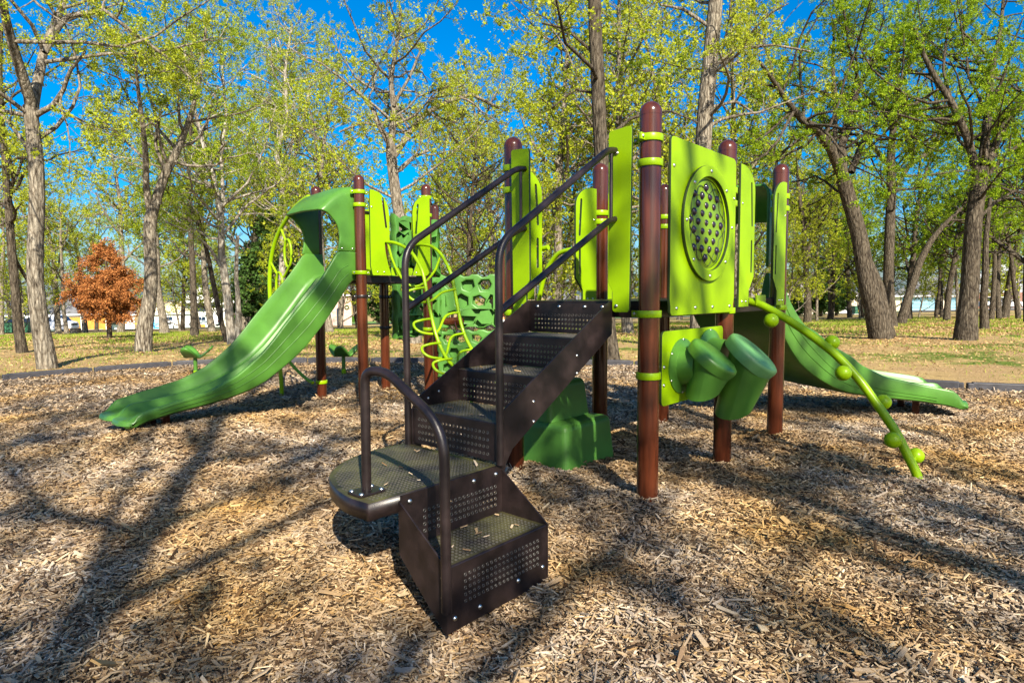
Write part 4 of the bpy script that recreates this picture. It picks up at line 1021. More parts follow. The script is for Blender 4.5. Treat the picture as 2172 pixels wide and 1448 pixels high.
def traced(label, limbs_px, seed, bark_, leaf, group=None, drift=.35, kind='oak_tree', flat=(), **kw):
    """limbs traced from the photograph, given their own distance and thickness in the wood"""
    b = gpx(*limbs_px[0][0][:2]); Y0 = b[1]; rr = random.Random(seed); out = []; prev = {}
    for li, L in enumerate(limbs_px):
        k = 0 if li == 0 or li in flat else rr.uniform(-1, 1)*drift*2; Pp, Rr = [], []
        x0, y0 = L[0][:2]; dst = 0
        for q, (px, py, w) in enumerate(L):
            if q: dst += math.hypot(px-L[q-1][0], py-L[q-1][1])
            Y = Y0+k*dst*Y0/F_PX; p = at(px, py, Y)
            Pp.append(p); Rr.append(max(.012, w*.47*Y/F_PX*math.cos(math.atan((px-1086)/F_PX))))
        if li == 0: Pp.insert(0, Pp[0]-np.array([0, 0, .4])); Rr.insert(0, Rr[0]*1.05)
        out.append((np.array(Pp), np.array(Rr)))
    kw.setdefault('sc', .75+.014*Y0); kw.setdefault('leafsize', .028+.0006*Y0); kw.setdefault('nleaf', 48 if leaf == GR_ else 34)
    ms = tree_meshes(kind, out, seed, (M[bark_], M[leaf]), **kw)
    return tree_obj(kind, b, ms, label, group, world=True)
SP, BR, GR_ = 'leaf_spring', 'leaf_bright', 'leaf_green'
traced('tall light-barked oak nearest on the left, forking high above the bed edge', [
    [(95, 782, 52), (86, 700, 44), (80, 600, 40), (76, 450, 38), (72, 330, 36), (66, 225, 34)], [(66, 228, 30), (40, 130, 26), (12, 40, 22), (-10, -60, 18), (-20, -200, 12)],
    [(69, 238, 26), (88, 150, 24), (95, 100, 20), (120, 40, 18), (140, -20, 15), (150, -150, 10)], [(95, 112, 16), (140, 35, 13), (220, 22, 11), (290, 75, 9), (360, 125, 6), (420, 180, 4)],
    [(77, 245, 16), (110, 225, 14), (135, 190, 11), (150, 150, 9), (180, 110, 6)], [(74, 350, 14), (50, 300, 11), (20, 260, 9), (-10, 235, 7)]], 1, 'bark', SP, den=.8, minz=3.6)
traced('slim dark oak just left of the nearest light-barked trunk', [[(45, 748, 30), (38, 690, 24), (35, 620, 22), (26, 520, 21), (17, 430, 19), (8, 340, 17), (2, 260, 15), (0, 150, 12), (5, 50, 8)], [(28, 540, 11), (60, 600, 8), (70, 640, 5)], [(15, 420, 9), (40, 360, 7), (60, 300, 5)]], 2, 'bark_dark', SP, den=.8, minz=3)
traced('stout mossy oak with a low fork between the orange tree and the slide', [[(308, 746, 44), (315, 640, 33), (318, 540, 30), (322, 470, 30), (330, 430, 28)], [(322, 455, 20), (312, 400, 16), (308, 330, 14), (300, 250, 11), (290, 150, 8), (285, 60, 5)], [(332, 432, 24), (350, 370, 22), (378, 310, 18), (395, 270, 14), (420, 200, 10), (430, 120, 7), (440, 30, 5)], [(352, 370, 10), (330, 310, 8), (340, 230, 6)]], 3, 'bark', BR, den=.9, minz=3.5)
traced('thin leaning oak right behind the stout mossy one', [[(352, 708, 26), (345, 670, 19), (336, 630, 17), (331, 600, 16), (332, 540, 14), (330, 480, 12), (340, 400, 10), (335, 300, 7)]], 5, 'bark', BR, minz=3.5)
traced('straight slim oak standing in front of the white pickup by the street', [[(413, 713, 22), (410, 670, 17), (408, 600, 15), (405, 500, 13), (403, 420, 11), (400, 330, 9), (410, 220, 7), (405, 100, 5)]], 6, 'bark_dark', BR, minz=3.5)
traced('thin dark sapling leaning left beside the pale multi-stemmed tree', [[(480, 725, 12), (470, 690, 13), (458, 620, 12), (445, 560, 11), (435, 520, 10), (420, 470, 8), (400, 430, 6)]], 7, 'bark_dark', BR, minz=3, den=.7)
traced('pale multi-stemmed tree at the left edge of the double slide', [[(490, 730, 24), (487, 680, 21), (480, 600, 19), (472, 540, 17), (470, 470, 16), (462, 420, 14), (440, 340, 12), (420, 270, 10), (400, 180, 8), (390, 80, 6)], [(505, 735, 18), (508, 680, 15), (505, 640, 12), (500, 590, 10), (505, 500, 8)], [(470, 480, 12), (475, 420, 10), (468, 330, 8), (480, 240, 7), (470, 120, 5)], [(478, 580, 9), (440, 520, 7), (400, 490, 5), (350, 470, 3)], [(471, 500, 8), (520, 440, 6), (570, 400, 4)]], 8, 'bark_pale', BR, kind='pale_tree', den=.95, minz=3, drift=.2)
traced('slim oak rising behind the middle of the double slide', [[(520, 700, 24), (528, 620, 20), (535, 560, 19), (545, 490, 18), (558, 440, 16), (575, 380, 14), (590, 330, 11), (600, 260, 8), (605, 150, 6)], [(555, 445, 12), (540, 400, 10), (520, 360, 8), (500, 330, 6)], [(572, 390, 8), (610, 330, 6), (650, 280, 4)]], 9, 'bark', BR, minz=3.5, den=.9)
traced('white-barked slender tree behind the hooded slide top', [[(596, 705, 18), (600, 600, 16), (600, 500, 16), (598, 420, 15), (600, 380, 13), (585, 330, 11), (610, 250, 9), (605, 150, 7), (620, 50, 5)], [(600, 392, 10), (625, 330, 9), (645, 260, 7), (660, 170, 5)]], 10, 'bark_pale', SP, kind='pale_tree', minz=4, den=.9)
traced('broad crowned oak with mossy trunk between the two structures', [[(882, 728, 36), (878, 650, 29), (868, 560, 26), (850, 460, 25), (838, 390, 24), (828, 330, 23), (826, 300, 21)], [(826, 305, 14), (805, 270, 12), (790, 230, 9), (765, 200, 7), (740, 180, 5)], [(827, 310, 17), (835, 230, 13), (830, 170, 11), (840, 100, 9), (850, 20, 6)], [(832, 335, 15), (870, 280, 13), (905, 240, 12), (950, 215, 10), (1000, 200, 8), (1060, 230, 6)], [(845, 362, 9), (880, 330, 7), (910, 320, 5)], [(835, 225, 8), (870, 160, 6), (900, 90, 4)], [(810, 270, 7), (770, 260, 5), (720, 280, 4)]], 11, 'bark', SP, minz=4, den=1.0)
traced('tall straight dark oak rising behind the steel stairs', [[(1296, 769, 46), (1288, 700, 36), (1282, 600, 34), (1278, 480, 33), (1276, 350, 32), (1273, 250, 31), (1270, 150, 30), (1265, 60, 29), (1262, -20, 28), (1255, -200, 22), (1250, -400, 14)], [(1278, 300, 9), (1340, 250, 7), (1420, 235, 5), (1480, 260, 3)], [(1268, 120, 8), (1200, 60, 6), (1150, 50, 4)], [(1272, 200, 7), (1220, 190, 5), (1170, 230, 3)]], 12, 'bark_dark', SP, minz=4.5, den=.55)
traced('tall straight grey oak rising behind the round bubble panel', [[(1478, 745, 44), (1482, 600, 40), (1488, 450, 38), (1493, 330, 37), (1500, 220, 36), (1508, 120, 34), (1515, 20, 32), (1520, -100, 28), (1525, -300, 18)], [(1505, 150, 10), (1560, 105, 8), (1640, 95, 6), (1720, 110, 4)], [(1500, 230, 8), (1560, 215, 6), (1600, 240, 4)], [(1510, 60, 9), (1450, 20, 7), (1400, 10, 4)]], 13, 'bark', SP, minz=4.5, den=.55)
traced('big leaning double-stemmed oak to the right of the curved slide', [[(1866, 719, 60), (1855, 650, 48), (1838, 580, 42), (1820, 500, 38), (1805, 440, 36), (1790, 380, 34)], [(1884, 714, 36), (1874, 660, 33), (1862, 610, 28), (1846, 560, 20), (1832, 535, 10)], [(1790, 382, 24), (1765, 320, 22), (1735, 275, 20), (1700, 255, 17), (1670, 215, 13), (1640, 170, 10), (1610, 130, 7)], [(1790, 376, 24), (1785, 310, 20), (1800, 240, 16), (1825, 180, 13), (1850, 140, 10), (1865, 115, 8)], [(1805, 366, 18), (1830, 300, 15), (1860, 265, 14), (1900, 240, 12), (1950, 215, 10), (1990, 190, 8)], [(1770, 330, 12), (1772, 200, 10), (1765, 130, 8), (1770, 60, 6)], [(1735, 276, 9), (1690, 300, 7), (1650, 330, 5), (1600, 330, 3)], [(1825, 182, 8), (1800, 100, 6), (1790, 20, 4)]], 14, 'bark_dark', GR_, minz=4, den=1.0, l1=(1.3, 3.4), flat=(1,))
traced('dark oak directly behind the big leaning double-stemmed one', [[(1890, 693, 30), (1885, 600, 25), (1888, 500, 24), (1890, 400, 22), (1888, 330, 20), (1893, 280, 16), (1900, 220, 12), (1905, 150, 9), (1900, 60, 6)], [(1893, 405, 12), (1930, 350, 11), (1975, 320, 10), (2010, 250, 8), (2040, 220, 6)], [(1888, 350, 10), (1850, 310, 8), (1820, 260, 5)]], 15, 'bark_dark', GR_, minz=4, den=.9, l1=(1.2, 3.2))
traced('slanting oak leaning right in front of the blue garage doors', [[(1912, 687, 26), (1930, 620, 20), (1950, 555, 18), (1975, 510, 15), (2005, 475, 11), (2040, 440, 7)]], 16, 'bark_dark', GR_, minz=4.5, den=.8)
traced('large spreading oak nearest the right border of the photo', [[(2050, 721, 60), (2052, 650, 47), (2058, 560, 43), (2066, 480, 41), (2075, 400, 38), (2080, 355, 36)], [(2072, 362, 22), (2050, 290, 20), (2020, 220, 17), (1985, 165, 14), (1960, 120, 11), (1940, 60, 8)], [(2083, 352, 24), (2090, 280, 22), (2098, 210, 18), (2105, 140, 15), (2120, 80, 11), (2130, -20, 7)], [(2093, 352, 22), (2115, 300, 20), (2140, 250, 17), (2172, 215, 14), (2210, 180, 10)], [(2095, 372, 12), (2130, 330, 10), (2172, 300, 8), (2210, 290, 6)], [(2070, 470, 10), (2110, 430, 8), (2160, 400, 6)], [(2020, 222, 9), (2000, 150, 7), (2010, 60, 5)]], 17, 'bark_dark', GR_, minz=3.5, den=1.1, l1=(1.3, 3.4))
traced('grey oak half hidden behind the large spreading one on the right', [[(2088, 697, 24), (2085, 640, 19), (2090, 580, 17), (2092, 500, 13), (2100, 420, 9)]], 18, 'bark_dark', GR_, minz=4, den=.8)
traced('small forked oak nearest the post with the vine climber', [[(1712, 684, 20), (1712, 620, 15), (1708, 540, 14), (1706, 480, 12), (1695, 420, 9), (1690, 350, 6)], [(1710, 565, 8), (1720, 500, 7), (1715, 430, 5)], [(1708, 600, 7), (1680, 550, 6), (1665, 500, 4)]], 19, 'bark_dark', SP, minz=4, den=.9)
traced('thin straight oak in front of the cedar clump', [[(1762, 673, 13), (1760, 600, 10), (1762, 500, 9), (1758, 400, 7), (1760, 320, 4)]], 20, 'bark_dark', SP, minz=4)
traced('thin crooked oak just left of the big leaning double-stemmed one', [[(1802, 673, 13), (1800, 600, 11), (1795, 540, 9), (1785, 480, 7), (1790, 420, 5)], [(1830, 673, 8), (1825, 620, 7), (1800, 560, 6), (1790, 545, 5)]], 21, 'bark_dark', GR_, minz=4)
traced('pair of thin stems before the post between the blue garage doors', [[(1985, 675, 9), (1992, 620, 7), (1995, 560, 6), (2000, 500, 4)], [(1998, 675, 9), (1996, 600, 8), (1990, 540, 6), (1985, 470, 4)]], 22, 'bark_dark', GR_, minz=4, den=.8)
traced('thin pale stem at the far edge of the blue garage', [[(2032, 676, 9), (2030, 620, 8), (2025, 560, 7), (2030, 480, 4)]], 23, 'bark', GR_, minz=4, den=.8)
traced('twin dark trunks standing before the white pickup on the right', [[(2103, 678, 15), (2107, 620, 12), (2110, 560, 11), (2108, 480, 8), (2110, 400, 5)], [(2119, 676, 15), (2116, 620, 13), (2118, 560, 11), (2125, 480, 7)]], 24, 'bark_dark', GR_, minz=4, den=.8)
traced('dark slightly leaning trunk over the bonnet of the white pickup', [[(2160, 677, 14), (2150, 600, 11), (2145, 540, 10), (2130, 480, 8), (2125, 400, 5)]], 25, 'bark_dark', GR_, minz=4, den=.8)
traced('pale trunk in front of the orange garage doors', [[(179, 705, 15), (176, 660, 12), (172, 610, 10), (165, 540, 8), (150, 470, 5)]], 26, 'bark', SP, minz=4, den=.8)
traced('slim trunk over the bonnet of the white van', [[(141, 708, 12), (136, 660, 9), (133, 600, 8), (128, 520, 6), (130, 440, 4)]], 27, 'bark', SP, minz=4, den=.8)
traced('grey trunk beside the green dumpster at the left border', [[(4, 712, 14), (5, 650, 11), (3, 580, 10), (8, 500, 7), (4, 420, 5)]], 28, 'bark', SP, minz=4, den=.8)
# generic trees: five grown once, then copied
def grow_tree(name, seed, H, r, bark_, leaf, fork=.35, nl=7, **kw):
    rr = random.Random(seed); P = [np.array([0, 0, -.3])]; d = np.array([rr.uniform(-.1, .1), rr.uniform(-.1, .1), 1.0]); n = 9
    for i in range(n): d = d+np.array([rr.uniform(-.09, .09), rr.uniform(-.09, .09), 0]); P.append(P[-1]+d/np.linalg.norm(d)*H/n)
    Rr = r*np.linspace(1, .16, n+1)**1.1; limbs = [(np.array(P), Rr)]
    for k in range(nl):
        t = fork+(.92-fork)*(k+rr.random()*.6)/nl; i = int(t*n); b = P[i]; a = k*2.4+rr.uniform(-.5, .5); L = H*(.34-.16*t)*rr.uniform(.8, 1.25)
        Q_ = [b]; dd = np.array([math.cos(a), math.sin(a), rr.uniform(.35, .9)])
        for q in range(5): dd = dd+np.array([rr.uniform(-.25, .25), rr.uniform(-.25, .25), rr.uniform(-.05, .22)]); Q_.append(Q_[-1]+dd/np.linalg.norm(dd)*L/5)
        limbs.append((np.array(Q_), Rr[i]*np.linspace(.6, .2, 6)))
    return tree_meshes(name, limbs, seed, (M[bark_], M[leaf]), trunk_only_first=False, n2=6, n3=3, **kw)
ARCH = {'airy': grow_tree('airy', 101, 13, .20, 'bark', SP, fork=.38, nl=7, den=.75, sc=1.1, leafsize=.08, nleaf=12, l1=(1.0, 2.6)),
        'lush': grow_tree('lush', 102, 12, .19, 'bark_dark', BR, fork=.22, nl=9, den=.75, sc=1.15, leafsize=.09, nleaf=11, l1=(1.0, 2.6)),
        'green': grow_tree('green', 103, 13, .21, 'bark_dark', GR_, fork=.30, nl=8, den=.75, sc=1.15, leafsize=.09, nleaf=11, l1=(1.0, 2.6)),
        'young': grow_tree('young', 104, 7, .09, 'bark', SP, fork=.12, nl=9, den=.9, sc=.8, leafsize=.07, nleaf=9, l1=(.8, 1.9)),
        'bare': grow_tree('bare', 105, 9, .12, 'bark_dark', 'leaf_bud', fork=.15, nl=9, den=.9, sc=1.0, leafsize=.05, nleaf=2, l1=(1.0, 2.4))}
ARCH['shade'] = grow_tree('shade', 106, 13, .15, 'bark', SP, fork=.42, nl=6, den=.45, sc=1.1, leafsize=.11, nleaf=6, l1=(1.0, 2.4))
LBL = {'airy': ('tall thin-crowned spring tree in the woods behind the playground', 'tall airy trees far behind'), 'lush': ('full yellow-green spring tree in the woods behind the playground', 'full spring trees far behind'),
       'green': ('deep green leafed tree in the woods on the right-hand side', 'deep green trees far behind'), 'young': ('low bushy sapling with fresh leaves under the taller trees', 'bushy saplings under the trees'), 'bare': ('nearly leafless twiggy tree with reddish buds among the green trees', 'budding bare trees')}
def put(kind, px, Y, sc=1.0, label=None):
    d = ray(px, 640); x = d[0]/d[1]*Y; lb, gp = LBL[kind]
    tree_obj('spring_tree' if kind != 'bare' else 'budding_tree', (x, Y, float(terrain(x, Y))), ARCH[kind], label or lb, None if label else gp, rnd.uniform(0, 6.28), sc*rnd.uniform(.9, 1.12))
for kind, px, Y, sc in [('lush', 985, 30, .75), ('young', 1120, 24, 1.0), ('lush', 1180, 38, .95), ('airy', 1040, 34, 1.1), ('bare', 1000, 21, .85), ('bare', 1130, 29, 1.0), ('airy', 1210, 45, 1.2), ('young', 960, 26, .9),
                        ('young', 1225, 34, .8), ('airy', 930, 42, 1.2), ('lush', 760, 44, 1.1), ('airy', 700, 33, 1.2), ('airy', 720, 60, 1.4), ('lush', 640, 52, 1.1), ('young', 655, 34, .9), ('airy', 560, 48, 1.3),
                        ('airy', 450, 44, 1.2), ('lush', 385, 60, 1.2), ('airy', 250, 48, 1.2), ('lush', 200, 70, 1.1), ('airy', 120, 52, 1.3), ('young', 45, 40, 1.0), ('airy', -40, 36, 1.1), ('lush', -30, 66, 1.2), ('lush', 20, 90, 1.3),
                        ('airy', 1360, 30, 1.15), ('lush', 1400, 48, 1.2), ('airy', 1440, 62, 1.4), ('young', 1330, 36, 1.0), ('airy', 1580, 40, 1.1), ('lush', 1610, 62, 1.0), ('airy', 1650, 52, 1.2), ('lush', 1740, 70, 1.2), ('airy', 1690, 90, 1.4),
                        ('green', 1760, 46, 1.1), ('green', 1840, 60, 1.1), ('green', 1930, 42, 1.05), ('green', 1990, 58, 1.2), ('green', 2010, 36, .9), ('green', 2070, 66, 1.2), ('green', 2130, 40, 1.1), ('green', 2190, 30, 1.0), ('green', 2220, 52, 1.2), ('young', 1950, 50, .8), ('young', 2120, 55, .9), ('young', 1670, 44, .8),
                        ('airy', 1175, 27, 1.25), ('airy', 1335, 25, 1.3), ('airy', 1405, 33, 1.35), ('airy', 1570, 31, 1.25), ('young', 1590, 34, 1.0), ('young', 1665, 36, .9), ('young', 1735, 40, 1.0), ('young', 1825, 44, 1.0), ('young', 1880, 50, 1.1), ('young', 2010, 46, 1.0), ('young', 2080, 42, .9), ('young', 2165, 44, 1.0), ('young', 1150, 32, 1.1), ('young', 1010, 36, 1.1), ('young', 720, 40, 1.0), ('young', 600, 44, 1.1), ('young', 440, 52, 1.1), ('young', 380, 48, 1.0), ('young', 70, 50, 1.1), ('lush', 880, 80, 1.3), ('lush', 1060, 75, 1.3), ('lush', 1290, 85, 1.4), ('lush', 1160, 100, 1.5), ('lush', 980, 105, 1.5), ('lush', 800, 110, 1.5), ('lush', 500, 108, 1.4), ('lush', 300, 118, 1.5), ('lush', 120, 115, 1.5), ('green', 1500, 95, 1.5), ('lush', 1600, 115, 1.5), ('green', 1800, 118, 1.5), ('green', 1960, 122, 1.5), ('green', 2120, 118, 1.5), ('lush', 420, 90, 1.3), ('lush', 580, 86, 1.2), ('young', 860, 44, 1.0), ('young', 905, 52, 1.1), ('bare', 470, 70, 1.0), ('bare', 1040, 46, 1.0)]:
    put(kind, px, Y, sc)
# the trees behind the camera whose shadows fall across the bed
for kind, x, y, sc, rot, lb in (('shade', .75, -6.2, 1.15, .4, 'tall spring tree behind the camera that shades the bed by the landing'), ('shade', 5.7, -6.0, 1.1, 2.0, 'tall spring tree behind the camera that shades the bed below the vine climber'),
                               ('shade', -4.6, -8.0, .95, 4.1, 'leafy spring tree behind the camera that dapples the bed before the slide'),
                               ('shade', -1.6, -11.5, 1.1, 1.0, 'spring tree well behind the camera whose crown shades the near chips'), ('shade', 2.9, -12.5, 1.15, 3.0, 'spring tree well behind the camera whose crown shades the bed by the lower step'), ('shade', -6.0, -12.5, 1.1, 5.0, 'spring tree well behind the camera towards the slide side')):
    tree_obj('shade_tree', (x, y, 0), ARCH[kind], lb, None, rot, sc)
# rust-coloured cypress
def conifer(seed, H, Rb, n, leaf, leafsize, z0, nl=46, droop=-.1, bark_='bark_dark'):
    g = np.random.default_rng(seed); TV, TF, nv = [], [], 0
    P = np.array([[0, 0, -.3], [0, 0, H*.3], [.03*H*.2, 0, H*.7], [0, 0, H]]); P, Rr, _ = resample(P, H*.022*np.array([1.2, .9, .5, .1]), 12)
    V, F = tubes_np(P[None], Rr[None], 9); TV.append(V); TF.append(F); nv += len(V)
    t = np.sqrt(g.uniform(0, 1, n)); z = z0+(H-z0)*(1-t)*.98; a = g.uniform(0, 6.283, n)
    rad = Rb*np.clip(np.minimum((H-z)/(H-z0)*1.15, ((z-z0)/(H-z0)*4+.62)), .05, 1)*g.uniform(.55, 1.12, n)
    st = np.stack([0*z, 0*z, z], 1); d = np.stack([np.cos(a), np.sin(a), g.uniform(.05, .5, n)+droop], 1)
    P1_, R1_ = gen(g, st, d, rad, np.full(n, H*.005), 6, .12, .03); V, F = tubes_np(P1_, R1_, 4); TV.append(V); TF.append(F+nv); nv += len(V)
    s, dd, rr = kids(g, P1_, R1_, 7, .25, 1, .6); P2_, R2_ = gen(g, s, dd, g.uniform(.12, .34, len(s))*Rb*.8, np.full(len(s), H*.0018), 3, .2, .0); V, F = tubes_np(P2_, R2_, 3); TV.append(V); TF.append(F+nv)
    s_, _, _ = kids(g, P2_, P2_[..., 0]*0+1, nl, .05, 1, .5); C = s_+g.normal(0, .035*Rb, s_.shape); V, F = leaves(g, C, leafsize)
    return fast_mesh('conifer_trunk', np.concatenate(TV), np.concatenate(TF), M[bark_], True), fast_mesh('conifer_crown', V, F, M[leaf])
b = gpx(233, 718); s_ = b[1]/F_PX
tree_obj('cypress_tree', b, conifer(31, 214*s_, 86*s_, 95, 'leaf_rust', .06, 44*s_, 95), 'rust-orange cypress with a pointed crown on the lawn by the street')
ced = conifer(33, 8.5, 2.5, 170, 'leaf_cedar', .17, .6, 26)
for px, Y, sc, lb in ((575, 46, 1.15, 'dark cedar directly behind the double slide'), (535, 58, 1.0, 'dark cedar farther back, left of the one behind the double slide'), (620, 40, .8, 'low dark cedar close behind the hooded slide opening'), (820, 52, .9, 'dark cedar behind the posts beyond the loop ladder'),
                  (1742, 66, .75, 'dense cedar in the clump before the cream house'), (1775, 70, .8, 'taller cedar at the right of the clump before the cream house'), (1690, 62, .42, 'small round-topped cedar by the grey pillar'), (900, 60, .95, 'dark cedar seen through the loop ladder')):
    d = ray(px, 640); x = d[0]/d[1]*Y; tree_obj('cedar_tree', (x, Y, float(terrain(x, Y))), ced, lb, None, rnd.uniform(0, 6), sc)
def bush(px, py, w, label, leaf='leaf_bush'):
    b = gpx(px, py); r = w*.5*b[1]/F_PX; g = np.random.default_rng(int(px)); n = 5000; v = nrmz(g.normal(0, 1, (n, 3))); v[:, 2] = np.abs(v[:, 2]); C = v*(r*g.uniform(.75, 1.02, n)*(1+.08*np.sin(v[:, 0]*7)*np.sin(v[:, 1]*6)))[:, None]*np.array([1, 1, .95])
    V, F = leaves(g, C, r*.17); me = fast_mesh('bush', V, F, M[leaf]); o = link('bush', me); o.location = tuple(b); return tag(o, label, 'bush')
bush(745, 684, 27, 'round clipped green bush beside the brick house entrance'); bush(265, 694, 20, 'low dark bush before the white house', 'leaf_cedar'); bush(1733, 668, 14, 'small bush by the cream house wall'); bush(690, 684, 14, 'small bush under the slide side of the brick house', 'leaf_bush')
# ------------------------------------------------------------------ street, lawns and drives beyond the trees
M['asphalt'] = mat('asphalt', (.20, .195, .19), .9, noise=.12, nscale=2)
M['concrete'] = mat('concrete', (.55, .51, .45), .85, noise=.08, nscale=1)
M['turf'] = mat('bright_turf', (.10, .19, .02), .95, noise=.3, nscale=1.5, bump=.4, bscale=14)
def gz_t(px, Y):
    d = ray(px, 640); x = d[0]/d[1]*Y; return np.array([x, Y, float(terrain(x, Y))])
def strip(name, near, width, m, lift, n=8, wide=None):
    """a strip of ground draped over the terrain along (px, distance) points of its near edge"""
    near = spline([[p, y] for p, y in near], 8); rows = []
    for t in np.linspace(0, 1, n):
        rows.append([(lambda q: q+np.array([0, 0, lift]))(gz_t(p, y+width*t)) for p, y in near])
    mb = MB(); mb.grid(rows); return struct(mb.build(name, m))
strip('street', [(-500, 68), (-100, 70), (150, 76), (400, 84), (700, 90), (1050, 92), (1400, 92), (1750, 90), (2000, 88), (2200, 86), (2700, 84)], 7.5, M['asphalt'], .10)
strip('front_lawn', [(-500, 76.5), (-100, 78.5), (150, 84.5), (400, 92.5), (700, 98.5), (1050, 100.5), (1400, 100.5), (1750, 98.5), (2000, 96.5), (2200, 94.5), (2700, 92.5)], 45, M['turf'], .14)
strip('driveway', [(125, 84.4), (160, 85.4), (215, 87.0)], 14, M['concrete'], .20)
strip('driveway', [(262, 88.5), (330, 90.5)], 14, M['concrete'], .20)
strip('driveway', [(1935, 97.2), (2035, 96.4)], 13, M['concrete'], .20)
strip('driveway', [(2085, 95.8), (2180, 94.9)], 12, M['concrete'], .20)

# ------------------------------------------------------------------ houses
def shingle(name, c): return mat(name, c, .9, noise=.25, nscale=3, bump=.3, bscale=20, stretch=(1, 1, 4))
M['roof_grey'] = shingle('grey_shingle', (.12, .12, .125)); M['roof_brown'] = shingle('taupe_shingle', (.17, .15, .135)); M['roof_dark'] = shingle('dark_shingle', (.07, .068, .07))
M['wall_white'] = mat('white_siding', (.72, .70, .66), .8, noise=.05); M['wall_cream'] = mat('cream_siding', (.70, .60, .43), .8, noise=.06); M['wall_grey'] = mat('pale_grey_siding', (.42, .44, .45), .8, noise=.05)
M['wall_tan'] = mat('tan_stone', (.50, .38, .20), .85, noise=.2, nscale=3)
M['wood_door'] = mat('orange_stained_wood', (.50, .21, .025), .5, noise=.15, nscale=2); M['blue_door'] = mat('blue_garage_paint', (.22, .42, .50), .5, noise=.05, nscale=2)
M['trim'] = mat('white_trim', (.75, .73, .70), .6); M['brown_trim'] = mat('tan_trim', (.45, .30, .16), .6)
def brick(name, c1, c2, mortar):
    m = bpy.data.materials.new(name); m.use_nodes = True; n, l = nodes(m); b = n["Principled BSDF"]; b.inputs["Roughness"].default_value = .9
    tc = n.new("ShaderNodeTexCoord"); br = n.new("ShaderNodeTexBrick"); br.inputs["Scale"].default_value = 2.2; br.inputs["Color1"].default_value = (*c1, 1); br.inputs["Color2"].default_value = (*c2, 1); br.inputs["Mortar"].default_value = (*mortar, 1)
    mp = n.new("ShaderNodeMapping"); mp.inputs["Rotation"].default_value = (R(90), 0, 0); l.new(tc.outputs["Object"], mp.inputs["Vector"]); l.new(mp.outputs[0], br.inputs["Vector"]); l.new(br.outputs["Color"], b.inputs["Base Color"]); return m
M['stone_pink'] = brick('pink_stone', (.50, .33, .27), (.36, .24, .19), (.5, .43, .38)); M['brick_red'] = brick('red_brick', (.27, .10, .06), (.20, .075, .05), (.35, .3, .26))
class House:
    def __init__(s, pxc, Y, label, cat='house', yaw=0.0, kind='house'):
        d = ray(pxc, 640); s.o = gz_t(pxc, Y); v = np.array([d[0], d[1], 0]); v /= np.linalg.norm(v); c, q = math.cos(yaw), math.sin(yaw); v = np.array([v[0]*c-v[1]*q, v[0]*q+v[1]*c, 0])
        s.v = v; s.u = np.array([v[1], -v[0], 0]); s.m = Y/F_PX*math.hypot(d[0], d[1])/d[1]*1.0; s.t = thing(kind, s.o, label, cat)
    def W(s, x, y, z): return s.o+s.u*x+s.v*y+Z*z
    def body(s, x0, x1, y0, y1, h, m, z0=-1.0):
        mb = MB(); mb.box(s.W((x0+x1)/2, (y0+y1)/2, (h+z0)/2), ((x1-x0)/2, (y1-y0)/2, (h-z0)/2), (s.u, s.v, Z)); return mb.build('wall', M[m], s.t)
    def hip(s, x0, x1, y0, y1, h, rise, m, gable=None, ov=.5, ridge=None):
        x0 -= ov; x1 += ov; y0 -= ov; y1 += ov; mb = MB(); ym = (y0+y1)/2; xm = (x0+x1)/2; k = min((y1-y0)/2, (x1-x0)/2*.98)
        if gable == 'side': a, b_ = s.W(x0, ym, h+rise), s.W(x1, ym, h+rise)
        elif gable == 'front': a, b_ = s.W(xm, y0, h+rise), s.W(xm, y1, h+rise)
        else: a, b_ = s.W(x0+k, ym, h+rise), s.W(x1-k, ym, h+rise)
        e = [s.W(x0, y0, h), s.W(x1, y0, h), s.W(x1, y1, h), s.W(x0, y1, h)]
        lo = [p-Z*.22 for p in e]
        V = e+[a, b_]+lo
        if gable == 'front': F = [(0, 4, 5, 3), (1, 2, 5, 4), (0, 1, 4), (2, 3, 5)]
        else: F = [(0, 1, 5, 4), (1, 2, 5), (2, 3, 4, 5), (3, 0, 4)]
        F += [(6, 7, 1, 0), (7, 8, 2, 1), (8, 9, 3, 2), (9, 6, 0, 3), (9, 8, 7, 6)]
        mi = [0]*(len(F)-5)+[1]*5
        if gable == 'front': mi[2] = mi[3] = 2
        if gable == 'side': mi[1] = mi[3] = 2
        for f, q in zip(F, mi): pass
        base = mb.n; mb.v.append(np.array(V)); mb.n += len(V)
        for f, q in zip(F, mi): mb.f.append(tuple(f)); mb.m.append(q); mb.sm.append(False)
        return mb.build('roof', [M[m], M['trim'], M[gable and getattr(s, 'gm', 'wall_white') or m]], s.t)
    def panel(s, name, x0, x1, z0, z1, m, y=0.0, frame=None, rows=0, th=.06):
        mb = MB(); mb.box(s.W((x0+x1)/2, y-.03, (z0+z1)/2), ((x1-x0)/2, th/2, (z1-z0)/2), (s.u, s.v, Z))
        o = mb.build(name, M[m], s.t)
        if rows:
            mb = MB()
            for r_ in range(1, rows): mb.box(s.W((x0+x1)/2, y-.07, z0+(z1-z0)*r_/rows), ((x1-x0)/2, .012, .022), (s.u, s.v, Z))
            mb.build('groove', M['ink'], o)
        if frame:
            mb = MB(); f = .09
            for q in ((x0-f, x1+f, z1, z1+f), (x0-f, x0, z0, z1), (x1, x1+f, z0, z1)): mb.box(s.W((q[0]+q[1])/2, y-.055, (q[2]+q[3])/2), ((q[1]-q[0])/2, .05, (q[3]-q[2])/2), (s.u, s.v, Z))
            mb.build('frame', M[frame], o)
        return o
